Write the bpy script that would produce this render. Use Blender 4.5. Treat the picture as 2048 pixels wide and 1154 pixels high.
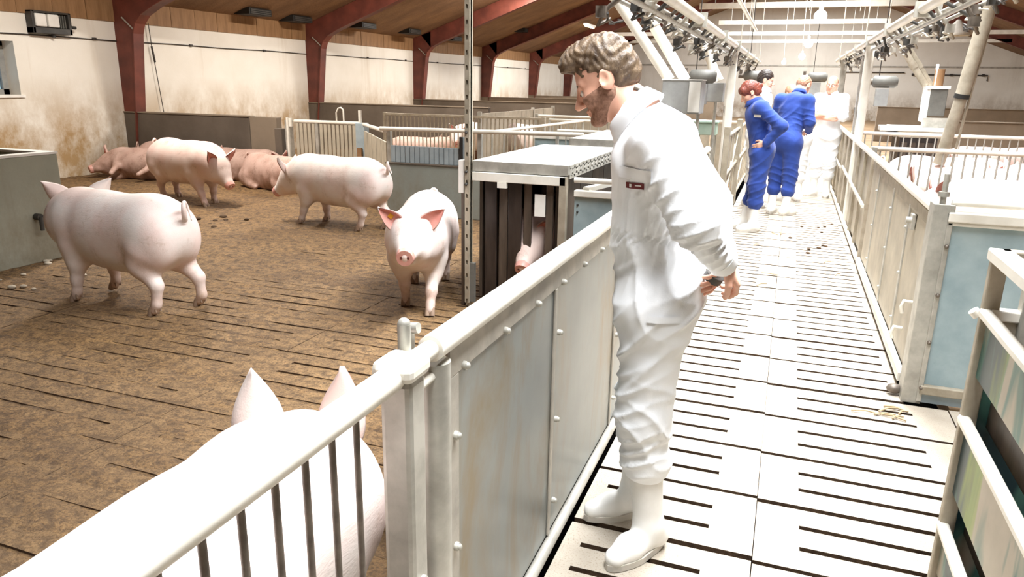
import bpy, bmesh, math, random
import numpy as np
from mathutils import Vector, Matrix, noise as mnoise
from mathutils.bvhtree import BVHTree
import openvdb

for o in list(bpy.data.objects):
    bpy.data.objects.remove(o)
SC = bpy.context.scene
COL = SC.collection
random.seed(7)
PI = math.pi

# ------------------------------------------------------------------ camera
cam_d = bpy.data.cameras.new('camera')
cam_d.sensor_width = 36.0
cam_d.lens = 1466.04 / 2048 * 36.0
cam_d.clip_start = 0.05
cam_d.clip_end = 300
cam = bpy.data.objects.new('camera', cam_d)
COL.objects.link(cam)
_yaw, _pitch, _roll = -0.350707, 0.274099, -0.0171217
_cy, _sy, _cp, _sp = math.cos(_yaw), math.sin(_yaw), math.cos(_pitch), math.sin(_pitch)
_f = Vector((_sy * _cp, _cy * _cp, -_sp))
_r = Vector((_cy, -_sy, 0))
_d = _f.cross(_r)
_r2 = _r * math.cos(_roll) + _d * math.sin(_roll)
_d2 = _d * math.cos(_roll) - _r * math.sin(_roll)
cam.matrix_world = Matrix(((_r2.x, -_d2.x, -_f.x, 0), (_r2.y, -_d2.y, -_f.y, 0),
                           (_r2.z, -_d2.z, -_f.z, 1.65), (0, 0, 0, 1)))
SC.camera = cam

# ------------------------------------------------------------------ world, lights, exposure
SC.view_settings.view_transform = 'Standard'
SC.view_settings.look = 'None'
SC.view_settings.gamma = 1.0
SC.view_settings.use_curve_mapping = False
SC.view_settings.exposure = 0.0
w = bpy.data.worlds.new('daylight')
SC.world = w
w.use_nodes = True
w.node_tree.nodes['Background'].inputs[0].default_value = (0.62, 0.80, 0.92, 1)
w.node_tree.nodes['Background'].inputs[1].default_value = 1.0


def area_light(name, loc, sx, sy, energy, color=(1, 1, 1), rot=(0, 0, 0), spread=180):
    d = bpy.data.lights.new(name, 'AREA')
    d.shape = 'RECTANGLE'
    d.size, d.size_y = sx, sy
    d.energy = energy
    d.color = color
    d.spread = math.radians(spread)
    o = bpy.data.objects.new(name, d)
    COL.objects.link(o)
    o.location = loc
    o.rotation_euler = rot
    return o


# unseen area lights added below the closed ridge as top light over the aisle
area_light('ridge_fill_light', (0.35, 11.3, 5.6), 1.4, 23.4, 2750, (0.96, 0.985, 1.0), spread=120)
area_light('ridge_fill_light_far', (0.1, 31.5, 5.6), 1.4, 16.0, 3200, (0.96, 0.985, 1.0))
# added unseen fill lights over the pens on the left and right
for _y in (7.5, 13.5, 20.0, 28.0):
    area_light('pen_fill_light', (-7.2, _y, 4.15), 0.25, 1.5, 350, (1.0, 0.94, 0.85))
for _y in (8.0, 15.0, 22.0):
    area_light('pen_fill_light', (7.4, _y, 4.15), 0.25, 1.5, 110, (1.0, 0.90, 0.76))


# ------------------------------------------------------------------ materials
def lin(h):
    h = h.lstrip('#')
    c = [int(h[i:i + 2], 16) / 255 for i in (0, 2, 4)]
    return tuple((x / 12.92 if x <= 0.04045 else ((x + 0.055) / 1.055) ** 2.4) for x in c) + (1,)


class NT:
    def __init__(s, name):
        s.m = bpy.data.materials.new(name)
        s.m.use_nodes = True
        s.t = s.m.node_tree
        s.b = s.t.nodes['Principled BSDF']
        s.tc = s.n('ShaderNodeTexCoord')

    def n(s, k, **kw):
        x = s.t.nodes.new(k)
        for a, v in kw.items():
            setattr(x, a, v)
        return x

    def l(s, a, b):
        s.t.links.new(a, b)

    def noise(s, scale, detail=4, rough=0.55, coord='Object', stretch=None, dist=0.0):
        x = s.n('ShaderNodeTexNoise')
        x.inputs['Scale'].default_value = scale
        x.inputs['Detail'].default_value = detail
        x.inputs['Roughness'].default_value = rough
        x.inputs['Distortion'].default_value = dist
        src = s.tc.outputs[coord]
        if stretch:
            mp = s.n('ShaderNodeMapping')
            mp.inputs['Scale'].default_value = stretch
            s.l(src, mp.inputs['Vector'])
            src = mp.outputs['Vector']
        s.l(src, x.inputs['Vector'])
        return x.outputs['Fac']

    def ramp(s, fac, stops):
        r = s.n('ShaderNodeValToRGB')
        els = r.color_ramp.elements
        while len(els) < len(stops):
            els.new(0.5)
        for e, (p, c) in zip(els, stops):
            e.position = p
            e.color = c if not isinstance(c, (int, float)) else (c, c, c, 1)
        s.l(fac, r.inputs[0])
        return r.outputs[0]

    def mix(s, fac, a, b, mode='MIX'):
        x = s.n('ShaderNodeMix', data_type='RGBA', blend_type=mode)
        for sock, v in ((x.inputs[0], fac), (x.inputs[6], a), (x.inputs[7], b)):
            if isinstance(v, (int, float)):
                sock.default_value = v
            elif isinstance(v, tuple):
                sock.default_value = v
            else:
                s.l(v, sock)
        return x.outputs[2]

    def bump(s, fac, strength=0.3, dist=0.01):
        b = s.n('ShaderNodeBump')
        b.inputs['Strength'].default_value = strength
        b.inputs['Distance'].default_value = dist
        s.l(fac, b.inputs['Height'])
        s.l(b.outputs[0], s.b.inputs['Normal'])

    def fin(s, color, rough=0.6, metal=0.0, **kw):
        if isinstance(color, tuple):
            s.b.inputs['Base Color'].default_value = color
        else:
            s.l(color, s.b.inputs['Base Color'])
        s.b.inputs['Roughness'].default_value = rough
        s.b.inputs['Metallic'].default_value = metal
        for k, v in kw.items():
            s.b.inputs[k].default_value = v
        return s.m


M = {}


def two(name, a, b, scale=6, rough=0.6, metal=0.0, bump=0.0, bscale=None, lo=0.35, hi=0.65, stretch=None, bd=0.01, **kw):
    t = NT(name)
    f = t.noise(scale, 5, 0.6, stretch=stretch)
    c = t.ramp(f, [(lo, lin(a)), (hi, lin(b))])
    if bump:
        t.bump(t.noise(bscale or scale * 6, 4, 0.6, stretch=stretch), bump, bd)
    M[name] = t.fin(c, rough, metal, **kw)
    return M[name]


two('galv', '#a09d94', '#bfbcb3', 9, 0.42, 0.35, 0.05)
two('galv_dull', '#9a948a', '#b9b2a6', 7, 0.55, 0.2, 0.08)
two('pipe_white', '#dcd7cb', '#f0ece2', 4, 0.35, 0.0, 0.03)
two('pvc', '#e4ded0', '#f1ecdf', 5, 0.4)
two('bar_dark', '#5a5149', '#7d7368', 14, 0.5, 0.4)
two('post_beige', '#978d7b', '#b3a998', 7, 0.55, 0.2, 0.1)
two('blue_panel', '#8fa3a9', '#a7b9bd', 5, 0.45, 0.0, 0.04)
two('blue_grey', '#8d9ba3', '#a2afb5', 6, 0.5)
two('black_panel', '#241c19', '#3a302b', 5, 0.35, 0.0, 0.1, stretch=(3, 3, .5))
two('brown_panel', '#43382f', '#5c4f44', 5, 0.45, 0.0, 0.1, stretch=(3, 3, .5))
two('steel_red', '#5a2c22', '#743a2d', 3, 0.55, 0.0, 0.05)
two('wood_strip', '#7d5c3c', '#9a7550', 3, 0.7, 0.0, 0.15, stretch=(1, 3, .6))
two('dark_box', '#2c2b29', '#474440', 5, 0.5)
two('grey_box', '#8d8d8b', '#a3a3a0', 5, 0.5)
two('motor_grey', '#5a5954', '#6f6d67', 5, 0.55)
two('white_plate', '#e6e3dc', '#f4f2ec', 5, 0.5)
two('beige_panel', '#9f9685', '#b8ae9b', 4, 0.55, 0, 0.06)
two('rubber_black', '#161514', '#232120', 5, 0.6)
two('cable', '#2b2622', '#3d3630', 5, 0.6)
two('cable_light', '#b9b2a4', '#d6cfc0', 5, 0.6)
two('cord', '#d8cfbd', '#e8e0cf', 5, 0.7)
two('boot', '#eceae6', '#f6f5f2', 5, 0.45)
two('boot_sole', '#b9b3a9', '#cfc9bf', 9, 0.6)
two('hoof', '#8b7462', '#a48c78', 20, 0.6)
two('eye_dark', '#120c0a', '#1d1411', 5, 0.15)
two('eye_white', '#e8e2da', '#efe9e2', 5, 0.25)
two('skin', '#dfa88f', '#e9b8a1', 9, 0.5, 0, 0.04, bd=.002)
two('skin_red', '#bf8068', '#cb8f78', 9, 0.5)
two('glove', '#a8463f', '#b85850', 9, 0.55)
two('beard', '#7d5a47', '#a57c67', 90, 0.7, bump=.2, bd=.003)
two('hair_brown', '#46362a', '#836d54', 48, 0.55, 0, 0.8, 90, .32, .72, (1, 1, .5), bd=.006)
two('hair_dark', '#241b17', '#40312a', 50, 0.5, 0, 0.6, 60, bd=.01)
two('hair_red', '#5a2418', '#8a4230', 50, 0.5, 0, 0.6, 60, bd=.01)
two('hair_thin', '#a3765c', '#b98d72', 60, 0.6, 0, 0.3, 60, bd=.004)
two('badge_red', '#5e1418', '#7a1c20', 5, 0.6)
two('badge_white', '#e9e4e0', '#f2eeea', 5, 0.6)
two('ear_tag', '#c98a1c', '#d99a2c', 5, 0.5)
two('lamp_shade', '#cfcac0', '#dedad0', 5, 0.5)
two('straw', '#a08a68', '#b8a282', 8, 0.8)
two('crate_green', '#a9c4b6', '#bcd3c7', 5, 0.5)
two('stone', '#b5a894', '#cfc4b2', 8, 0.8, 0, .3)


def emit(name, col, strength):
    t = NT(name)
    t.b.inputs['Emission Color'].default_value = col
    t.b.inputs['Emission Strength'].default_value = strength
    M[name] = t.fin((0.8, 0.8, 0.8, 1), 0.5)


emit('bulb', (1, 0.97, 0.9, 1), 5)
emit('fluor', (1, 0.84, 0.42, 1), 9)


def m_cloth(name, a, b, bs=0.25):
    t = NT(name)
    c = t.ramp(t.noise(5, 3, 0.5), [(0.3, lin(a)), (0.7, lin(b))])
    x = t.noise(260, 2, 0.6)
    y = t.noise(9, 3, 0.55, stretch=(1, 1, .6), dist=.6)
    mixf = t.mix(0.9, x, y)
    t.bump(mixf, bs, 0.012)
    M[name] = t.fin(c, 0.85)
    t.b.inputs['Sheen Weight'].default_value = 0.15


m_cloth('white_cloth', '#f0f2f5', '#f7f8fa')
m_cloth('blue_cloth', '#1c3884', '#26479e', .35)


def m_pig(name, base, pink, dirt, dirt_lo, dirt_hi):
    t = NT(name)
    big = t.noise(3.2, 4, 0.55)
    c = t.ramp(big, [(0.36, lin(base)), (0.62, lin(pink))])
    d1 = t.noise(7.0, 6, 0.65)
    d2 = t.noise(70.0, 3, 0.6)
    m = t.ramp(d1, [(dirt_lo, 0.0), (dirt_hi, 1.0)])
    m2 = t.ramp(d2, [(0.42, 0.15), (0.68, 1.0)])
    mm = t.mix(1.0, m, m2, 'MULTIPLY')
    c = t.mix(mm, c, lin(dirt))
    # lower legs and belly are splashed with manure (height above the floor in the pig's own space)
    sx = t.n('ShaderNodeSeparateXYZ')
    t.l(t.tc.outputs['Object'], sx.inputs[0])
    lo = t.ramp(sx.outputs[2], [(0.02, 0.75), (0.42, 0.0)])
    m3 = t.mix(1.0, lo, t.ramp(d1, [(0.35, 0.15), (0.65, 1.0)]), 'MULTIPLY')
    c = t.mix(m3, c, lin(dirt))
    t.bump(t.noise(160, 3, 0.6, stretch=(.25, 1, 1)), 0.25, 0.004)
    M[name] = t.fin(c, 0.6)
    t.b.inputs['Subsurface Weight'].default_value = 0.0


m_pig('pig_white', '#ece2dc', '#e6cfc7', '#a98a6c', 0.56, 0.80)
m_pig('pig_pink', '#e4cfc6', '#dcbdb3', '#8d6b52', 0.54, 0.78)
m_pig('pig_dirty', '#c9aa9e', '#bd9a8d', '#80624f', 0.45, 0.72)
two('pig_ear_inner', '#c98478', '#d99c8f', 12, 0.6)
two('pig_snout', '#cf9488', '#dba79b', 16, 0.45)
two('nostril', '#5d2c28', '#6e3833', 12, 0.5)


def m_slab():
    t = NT('slab_concrete')
    a = t.noise(2.2, 5, 0.6)
    c = t.ramp(a, [(0.3, lin('#958a7b')), (0.55, lin('#aba193')), (0.75, lin('#bab0a3'))])
    g = t.noise(150, 3, 0.6)
    c = t.mix(t.ramp(g, [(0.30, 1.0), (0.45, 0.0)]), c, lin('#8d7f6d'))
    s = t.noise(14, 6, 0.7)
    c = t.mix(t.ramp(s, [(0.66, 0.0), (0.74, .8)]), c, lin('#7d6a52'))
    t.bump(g, 0.35, 0.004)
    M['slab_concrete'] = t.fin(c, 0.75)


m_slab()


def m_dirt(name, a, b, c_, dark):
    t = NT(name)
    n1 = t.noise(1.1, 5, 0.6)
    n2 = t.noise(16, 6, 0.7)
    n3 = t.noise(70, 4, 0.65)
    c = t.ramp(n1, [(0.3, lin(a)), (0.5, lin(b)), (0.72, lin(c_))])
    c = t.mix(t.ramp(n2, [(0.40, .75), (0.56, 0.0)]), c, lin(dark))
    c = t.mix(t.ramp(n3, [(0.36, .8), (0.50, 0.0)]), c, lin(dark))
    c = t.mix(t.ramp(n3, [(0.60, 0.0), (0.70, .6)]), c, lin('#b58d5c'))
    # vignette-like shade painted into the colour towards the near end, with a ragged edge
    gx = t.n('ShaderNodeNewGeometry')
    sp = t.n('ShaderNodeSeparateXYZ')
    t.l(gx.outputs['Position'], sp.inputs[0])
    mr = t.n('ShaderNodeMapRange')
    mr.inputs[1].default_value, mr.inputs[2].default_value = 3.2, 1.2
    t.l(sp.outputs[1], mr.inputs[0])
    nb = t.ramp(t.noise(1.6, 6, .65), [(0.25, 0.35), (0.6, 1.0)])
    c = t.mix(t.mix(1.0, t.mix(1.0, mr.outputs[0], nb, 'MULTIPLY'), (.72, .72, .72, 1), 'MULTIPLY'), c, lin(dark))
    t.bump(t.mix(0.5, n2, n3), 0.8, 0.02)
    M[name] = t.fin(c, 0.8)


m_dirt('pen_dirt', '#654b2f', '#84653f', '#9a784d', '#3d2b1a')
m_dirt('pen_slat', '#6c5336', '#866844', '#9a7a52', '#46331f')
two('pit', '#1a130d', '#2a1f15', 3, 0.9)
two('pen_floor_far', '#7b6144', '#9b8263', 1.5, 0.85, 0, .3)
two('string_dirt', '#3e2d1e', '#5a442e', 20, 0.9, 0, .5)


def m_wall(name, base, base2, stain, z0, z1):
    t = NT(name)
    c = t.ramp(t.noise(1.2, 5, .6), [(0.3, lin(base)), (0.7, lin(base2))])
    dr = t.noise(1.3, 5, 0.65, stretch=(1, 2.2, .16))
    c = t.mix(t.ramp(dr, [(0.56, 0.0), (0.78, .30)]), c, lin(stain))
    sx = t.n('ShaderNodeSeparateXYZ')
    t.l(t.tc.outputs['Object'], sx.inputs[0])
    mr = t.n('ShaderNodeMapRange')
    mr.inputs[1].default_value, mr.inputs[2].default_value = z0, z1
    mr.inputs[3].default_value, mr.inputs[4].default_value = 1.0, 0.0
    t.l(sx.outputs[2], mr.inputs[0])
    n = t.ramp(t.noise(1.7, 6, .7, stretch=(1, 1, .7)), [(0.32, 0.0), (0.6, 1.0)])
    c = t.mix(t.mix(1.0, mr.outputs[0], n, 'MULTIPLY'), c, lin(stain))
    t.bump(t.noise(40, 4, .6), 0.15, 0.01)
    M[name] = t.fin(c, 0.85)


m_wall('wall_white', '#e6e0d5', '#efeae1', '#a98b62', 0.7, 1.65)
m_wall('wall_gable', '#dcd5ca', '#e6e0d6', '#8b755b', 0.3, 1.6)
m_wall('pen_wall_dark', '#544a40', '#6b6055', '#3d332a', 0.0, 0.5)
m_wall('pen_wall_mid', '#786a5a', '#8b7d6c', '#5a4a39', 0.0, 0.5)
m_wall('pen_wall_green', '#98998a', '#aaa998', '#6b5b42', -0.3, 0.95)
m_wall('pen_wall_blue', '#8a938f', '#9ba39d', '#75664e', -0.2, 0.8)


def m_ceiling():
    t = NT('ceiling_board')
    a = t.noise(0.8, 6, 0.65, stretch=(1, 2, 1))
    c = t.ramp(a, [(0.3, lin('#6d5138')), (0.55, lin('#856547')), (0.75, lin('#967450'))])
    g = t.noise(45, 4, .7)
    c = t.mix(t.ramp(g, [(0.35, .6), (0.5, 0.0)]), c, lin('#4d3724'))
    t.bump(g, 0.4, 0.01)
    M['ceiling_board'] = t.fin(c, 0.9)


m_ceiling()


def m_fence_sheet():
    t = NT('fence_sheet')
    c = t.ramp(t.noise(1.6, 4, .6), [(0.3, lin('#7c7f7d')), (0.7, lin('#939693'))])
    st = t.noise(2.2, 6, .7, stretch=(1, 1.4, .5), dist=.5)
    c = t.mix(t.ramp(st, [(0.50, 0.0), (0.70, .75)]), c, lin('#85714f'))
    t.bump(t.noise(3, 3, .5), .08, .02)
    M['fence_sheet'] = t.fin(c, 0.36, 0.45)


m_fence_sheet()


def m_cart():
    t = NT('cart_sheet')
    c = t.ramp(t.noise(2.5, 5, .6), [(0.3, lin('#8f8676')), (0.7, lin('#b2a999'))])
    g = t.noise(2.6, 3, .5, stretch=(1, 2.2, .40), dist=.6)
    c = t.mix(t.ramp(g, [(0.44, 0.0), (0.50, .9)]), c, lin('#2f6a62'))
    c = t.mix(t.ramp(g, [(0.52, 0.0), (0.58, .9)]), c, lin('#14303c'))
    g2 = t.noise(2.4, 3, .5, stretch=(1, 2.6, .4), dist=.4)
    c = t.mix(t.ramp(g2, [(0.58, 0.0), (0.66, .8)]), c, lin('#7f9233'))
    M['cart_sheet'] = t.fin(c, 0.38, 0.3)


m_cart()
t = NT('glass')
M['glass'] = t.fin((0.85, 0.93, 0.96, 1), 0.02)
t.b.inputs['Transmission Weight'].default_value = 1.0
t.b.inputs['IOR'].default_value = 1.05


# ------------------------------------------------------------------ mesh helpers
class MB:
    def __init__(s):
        s.v, s.f, s.smooth = [], [], []

    def add(s, vs, fs, sm=False):
        n = len(s.v)
        s.v += [tuple(x) for x in vs]
        s.f += [tuple(i + n for i in f) for f in fs]
        s.smooth += [sm] * len(fs)
        return s

    def box(s, x0, x1, y0, y1, z0, z1):
        return s.add([(x0, y0, z0), (x1, y0, z0), (x1, y1, z0), (x0, y1, z0), (x0, y0, z1), (x1, y0, z1), (x1, y1, z1), (x0, y1, z1)],
                     [(0, 3, 2, 1), (4, 5, 6, 7), (0, 1, 5, 4), (1, 2, 6, 5), (2, 3, 7, 6), (3, 0, 4, 7)])

    def bar(s, p0, p1, w, h, up=(0, 0, 1)):
        p0, p1, up = Vector(p0), Vector(p1), Vector(up)
        d = (p1 - p0).normalized()
        a = d.cross(up)
        if a.length < 1e-4:
            a = d.cross(Vector((1, 0, 0)))
        a.normalize()
        b = a.cross(d)
        vs = []
        for p in (p0, p1):
            for i, j in ((-1, -1), (1, -1), (1, 1), (-1, 1)):
                vs.append(p + a * i * w / 2 + b * j * h / 2)
        return s.add(vs, [(0, 3, 2, 1), (4, 5, 6, 7), (0, 1, 5, 4), (1, 2, 6, 5), (2, 3, 7, 6), (3, 0, 4, 7)])

    def tube(s, pts, r, n=10, caps=True):
        pts = [Vector(p) for p in pts]
        rs = r if isinstance(r, (list, tuple)) else [r] * len(pts)
        vs, fs = [], []
        prev = None
        for i, p in enumerate(pts):
            d = (pts[min(i + 1, len(pts) - 1)] - pts[max(i - 1, 0)]).normalized()
            if prev is None:
                a = d.cross(Vector((0, 0, 1)))
                if a.length < 1e-3:
                    a = d.cross(Vector((1, 0, 0)))
            else:
                a = prev - d * prev.dot(d)
            a.normalize()
            prev = a
            b = d.cross(a)
            for k in range(n):
                t_ = 2 * PI * k / n
                vs.append(p + (a * math.cos(t_) + b * math.sin(t_)) * rs[i])
        for i in range(len(pts) - 1):
            for k in range(n):
                k2 = (k + 1) % n
                fs.append((i * n + k, i * n + k2, (i + 1) * n + k2, (i + 1) * n + k))
        s.add(vs, fs, True)
        if caps:
            s.add(vs[:n], [tuple(range(n))[::-1]])
            s.add(vs[-n:], [tuple(range(n))])
        return s

    def lathe(s, prof, n=20, c=(0, 0, 0)):
        vs, fs = [], []
        for r, z in prof:
            for k in range(n):
                t_ = 2 * PI * k / n
                vs.append((c[0] + r * math.cos(t_), c[1] + r * math.sin(t_), c[2] + z))
        for i in range(len(prof) - 1):
            for k in range(n):
                k2 = (k + 1) % n
                fs.append((i * n + k, i * n + k2, (i + 1) * n + k2, (i + 1) * n + k))
        return s.add(vs, fs, True)

    def prism(s, poly, y0, y1):
        n = len(poly)
        vs = [(x, y0, z) for x, z in poly] + [(x, y1, z) for x, z in poly]
        fs = [tuple(range(n)), tuple(range(2 * n - 1, n - 1, -1))]
        fs += [(i, i + n, (i + 1) % n + n, (i + 1) % n) for i in range(n)]
        return s.add(vs, fs)

    def ball(s, c, r, nu=10, nv=7, sc=(1, 1, 1)):
        vs, fs = [], []
        for j in range(nv + 1):
            ph = PI * j / nv
            for k in range(nu):
                t_ = 2 * PI * k / nu
                vs.append((c[0] + r * sc[0] * math.sin(ph) * math.cos(t_), c[1] + r * sc[1] * math.sin(ph) * math.sin(t_), c[2] + r * sc[2] * math.cos(ph)))
        for j in range(nv):
            for k in range(nu):
                k2 = (k + 1) % nu
                fs.append((j * nu + k, (j + 1) * nu + k, (j + 1) * nu + k2, j * nu + k2))
        return s.add(vs, fs, True)

    def mesh(s, name):
        me = bpy.data.meshes.new(name)
        me.from_pydata(s.v, [], s.f)
        me.polygons.foreach_set('use_smooth', s.smooth)
        me.update()
        return me

    def build(s, name, mat, parent=None, bevel=0, kind=None, world=True, fixn=False):
        if parent is not None and world:
            off = wloc(parent)
            s.v = [(a - off[0], b - off[1], c - off[2]) for a, b, c in s.v]
        me = s.mesh(name)
        if fixn:
            bm = bmesh.new()
            bm.from_mesh(me)
            bmesh.ops.recalc_face_normals(bm, faces=bm.faces)
            bm.to_mesh(me)
            bm.free()
        return link(name, me, mat, parent, bevel, kind)


def wloc(o):
    p = Vector(o.location)
    while o.parent:
        o = o.parent
        p += o.location
    return p


def link(name, me, mat, parent=None, bevel=0, kind=None):
    o = bpy.data.objects.new(name, me)
    COL.objects.link(o)
    if mat is not None:
        mm = mat if not isinstance(mat, str) else M[mat]
        if len(me.materials) == 0:
            me.materials.append(mm)
    if parent is not None:
        o.parent = parent
    if bevel:
        b = o.modifiers.new('bevel', 'BEVEL')
        b.width = bevel
        b.segments = 2
        b.limit_method = 'ANGLE'
    if kind:
        o['kind'] = kind
    return o


def thing(name, label, cat, loc=(0, 0, 0), group=None, rotz=0.0):
    o = bpy.data.objects.new(name, None)
    COL.objects.link(o)
    o.location = loc
    o.rotation_euler = (0, 0, rotz)
    o.empty_display_size = 0.1
    return tag(o, label, cat, group)


def tag(o, label, cat, group=None):
    o['label'] = label
    o['category'] = cat
    if group:
        o['group'] = group
    return o


def struct(o):
    o['kind'] = 'structure'
    return o


def group_root(name):
    o = bpy.data.objects.new(name, None)
    COL.objects.link(o)
    o['kind'] = 'structure'
    return o


def dup(root, loc, rotz=None, label=None):
    def cp(o, par):
        c = o.copy()
        COL.objects.link(c)
        c.parent = par
        for ch in [x for x in bpy.data.objects if x.parent == o]:
            cp(ch, c)
        return c
    c = root.copy()
    COL.objects.link(c)
    kids = KIDS(root)
    for ch in kids:
        d = ch.copy()
        COL.objects.link(d)
        d.parent = c
        for g in KIDS(ch):
            e = g.copy()
            COL.objects.link(e)
            e.parent = d
    c.location = loc
    if rotz is not None:
        c.rotation_euler = (0, 0, rotz)
    if label:
        c['label'] = label
    return c


def KIDS(o):
    return [x for x in bpy.data.objects if x.parent == o]


#SECTION_ROOM
# ------------------------------------------------------------------ room shell
XL, XR, YB, YF = -11.2, 11.3, -6.4, 43.5
ZW, ZR = 2.90, 7.05          # roof height at the walls / at the ridge
BAY = [10.3 + 5.52 * k for k in range(-3, 6)]

floor = group_root('floor')
b = MB().box(XL, XR, YB, YF, -1.75, -1.6)
b.build('slurry_pit', 'pit', floor)
# aisle slabs: each one has two drainage slots, the joint to the next slab is the third
SLOT, P3 = 0.027, 0.44


def slab_mesh(x0, x1, s0, s1, name, th=0.10, edge=0.004):
    m = MB()
    p = P3 / 3
    ys = [SLOT / 2, p - SLOT / 2, p + SLOT / 2, 2 * p - SLOT / 2, 2 * p + SLOT / 2, P3 - SLOT / 2]
    m.box(x0, s0, ys[0], ys[5], -th, 0)
    m.box(s1, x1, ys[0], ys[5], -th, 0)
    for k in range(3):
        m.box(s0, s1, ys[2 * k], ys[2 * k + 1], -th, 0)
    return m


def side_mat(me, mat):
    # drainage slot walls are caked with manure
    me.materials.append(M[mat])
    me.materials.append(M['string_dirt'])
    for p in me.polygons:
        if abs(p.normal.z) < .5:
            p.material_index = 1
    return me


def slabs(x0, x1, s0, s1, y0, n, mat, jit=0.0):
    me = side_mat(slab_mesh(x0, x1, s0, s1, 'slab').mesh('slab'), mat)
    for k in range(n):
        o = link('slab', me, mat, floor)
        o.location = (random.uniform(-.001, .001), y0 + k * P3, random.uniform(-jit, 0))


slabs(-0.628, 0.0415, -0.56, -0.125, 2.468 - 8 * P3, 29, 'slab_concrete', .004)
slabs(0.0445, 0.96, 0.205, 0.775, 3.77 - 11 * P3, 12, 'slab_concrete', .004)
slabs(0.0445, 0.752, 0.205, 0.70, 3.77 + 1 * P3, 17, 'slab_concrete', .004)
me = side_mat(slab_mesh(0.964, 2.2, 1.06, 2.1, 'slab').mesh('slab'), 'slab_concrete')
for k in range(12):
    o = link('slab', me, M['slab_concrete'], floor)
    o.location = (0, 3.77 - 11 * P3 + k * P3, 0)
far = MB()
for (x0, x1, s0, s1, y0) in ((-0.628, 0.0415, -0.56, -0.125, 2.468 + 21 * P3), (0.0445, 0.752, 0.205, 0.70, 3.77 + 18 * P3)):
    for k in range(72):
        if y0 + (k + 1) * P3 > YF:
            break
        q = slab_mesh(x0, x1, s0, s1, '')
        q.v = [(a, b_ + y0 + k * P3, c) for a, b_, c in q.v]
        far.add(q.v, q.f)
far.build('far_slabs', 'slab_concrete', floor, kind='stuff')
# pen slats on the left
for ci, (x0, x1) in enumerate(((-2.82, -0.81), (-4.84, -2.823), (-6.87, -4.843), (-9.04, -6.873), (-11.2, -9.043))):
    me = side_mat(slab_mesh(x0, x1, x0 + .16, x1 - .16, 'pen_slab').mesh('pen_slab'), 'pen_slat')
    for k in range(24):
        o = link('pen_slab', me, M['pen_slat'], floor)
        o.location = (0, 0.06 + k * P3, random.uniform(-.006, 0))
MB().box(XL, -0.81, YB, 0.05, -0.1, 0).box(XL, -0.81, 10.74, YF, -0.1, 0).build('rear_pen_floor', 'pen_floor_far', floor)
MB().box(2.21, XR, YB, 4.2, -0.1, 0).box(0.97, XR, 4.22, YF, -0.1, 0).build('right_pen_floor', 'pen_floor_far', floor)
MB().box(-0.8, 2.2, YB, -1.12, -0.1, 0).build('front_floor', 'slab_concrete', floor)

# manure layer trodden over the pen slats: lower than the slat tops where the slots still show
NX, NY = 330, 340
xs = np.linspace(XL + .02, -0.83, NX)
ys = np.linspace(0.06, 10.2, NY)
vs, H_ = [], np.zeros((NX, NY))
for i, x in enumerate(xs):
    for j, y in enumerate(ys):
        n1 = mnoise.noise((x * .9, y * 1.7, 3.1))
        n2 = mnoise.noise((x * 2.5, y * 8.5, 7.7))
        n3 = mnoise.noise((x * 11, y * 13, 1.7))
        bare = math.exp(-((x + 1.7) / 2.0) ** 2) * .78 * (1 if y < 6 else math.exp(-(y - 6) ** 2)) + .58 * math.exp(-((x + 4.4) / 1.6) ** 2 - ((y - 3.8) / 1.1) ** 2)
        z = .006 + .006 * n1 + .012 * n2 + .008 * n3 - .020 * bare
        vs.append((x, y, max(z, -.012)))
fs = [(i * NY + j, (i + 1) * NY + j, (i + 1) * NY + j + 1, i * NY + j + 1) for i in range(NX - 1) for j in range(NY - 1)]
mm = MB()
mm.add(vs, fs, True)
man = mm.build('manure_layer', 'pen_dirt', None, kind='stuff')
tag(man, 'brown trodden manure and straw layer covering the pen slats', 'manure')

# left wall with a window opening
WY0, WY1, WZ0, WZ1 = 5.6, 8.36, 1.34, 2.13
ww = MB()
t_ = 0.35
zt = 2.56
ww.box(XL - t_, XL, YB, WY0, -.1, zt).box(XL - t_, XL, WY1, YF, -.1, zt)
ww.box(XL - t_, XL, WY0, WY1, -.1, WZ0).box(XL - t_, XL, WY0, WY1, WZ1, zt)
struct(ww.build('wall_left', 'wall_white'))
struct(MB().box(XL - t_, XL - .06, YB, YF, zt, ZW + .1).build('wall_left_upper', 'wood_strip'))
MB_ = MB().box(XR, XR + .3, YB, YF, -.1, ZW + .1)
struct(MB_.build('wall_right', 'wall_gable'))
gp = [(XL - .3, -.1), (XR + .3, -.1), (XR + .3, ZW - .1), (0.05, ZR), (XL - .3, ZW - .1)]
struct(MB().prism(gp, YF, YF + .3).build('wall_far', 'wall_gable', fixn=True))
struct(MB().prism(gp, YB - .3, YB).build('wall_front', 'wall_gable', fixn=True))
for nm, xe in (('ceiling_left', XL - .35), ('ceiling_right', XR + .35)):
    k = (ZR - ZW) / (0.05 - XL)
    ze = ZR - k * abs(0.05 - xe)
    pts = [(xe, ze), (0.05, ZR), (0.05, ZR + .12), (xe, ze + .12)]
    struct(MB().prism(pts, YB - .3, YF + .3).build(nm, 'ceiling_board', fixn=True))


def roof_z(x):
    return ZR - (ZR - ZW) / (0.05 - XL) * abs(0.05 - x)


# strip of upright boards between the white wall and the ceiling
strip = group_root('trim_1')
rnd = random.Random(3)
bm_ = MB().box(XL - .06, XL + .025, 0, .604, 0, .36).mesh('board')
y = -6.2
while y < 43:
    o = link('board', bm_, 'wood_strip', strip)
    o.location = (rnd.uniform(-.012, .0), y, zt - .01)
    y += .612
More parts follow.
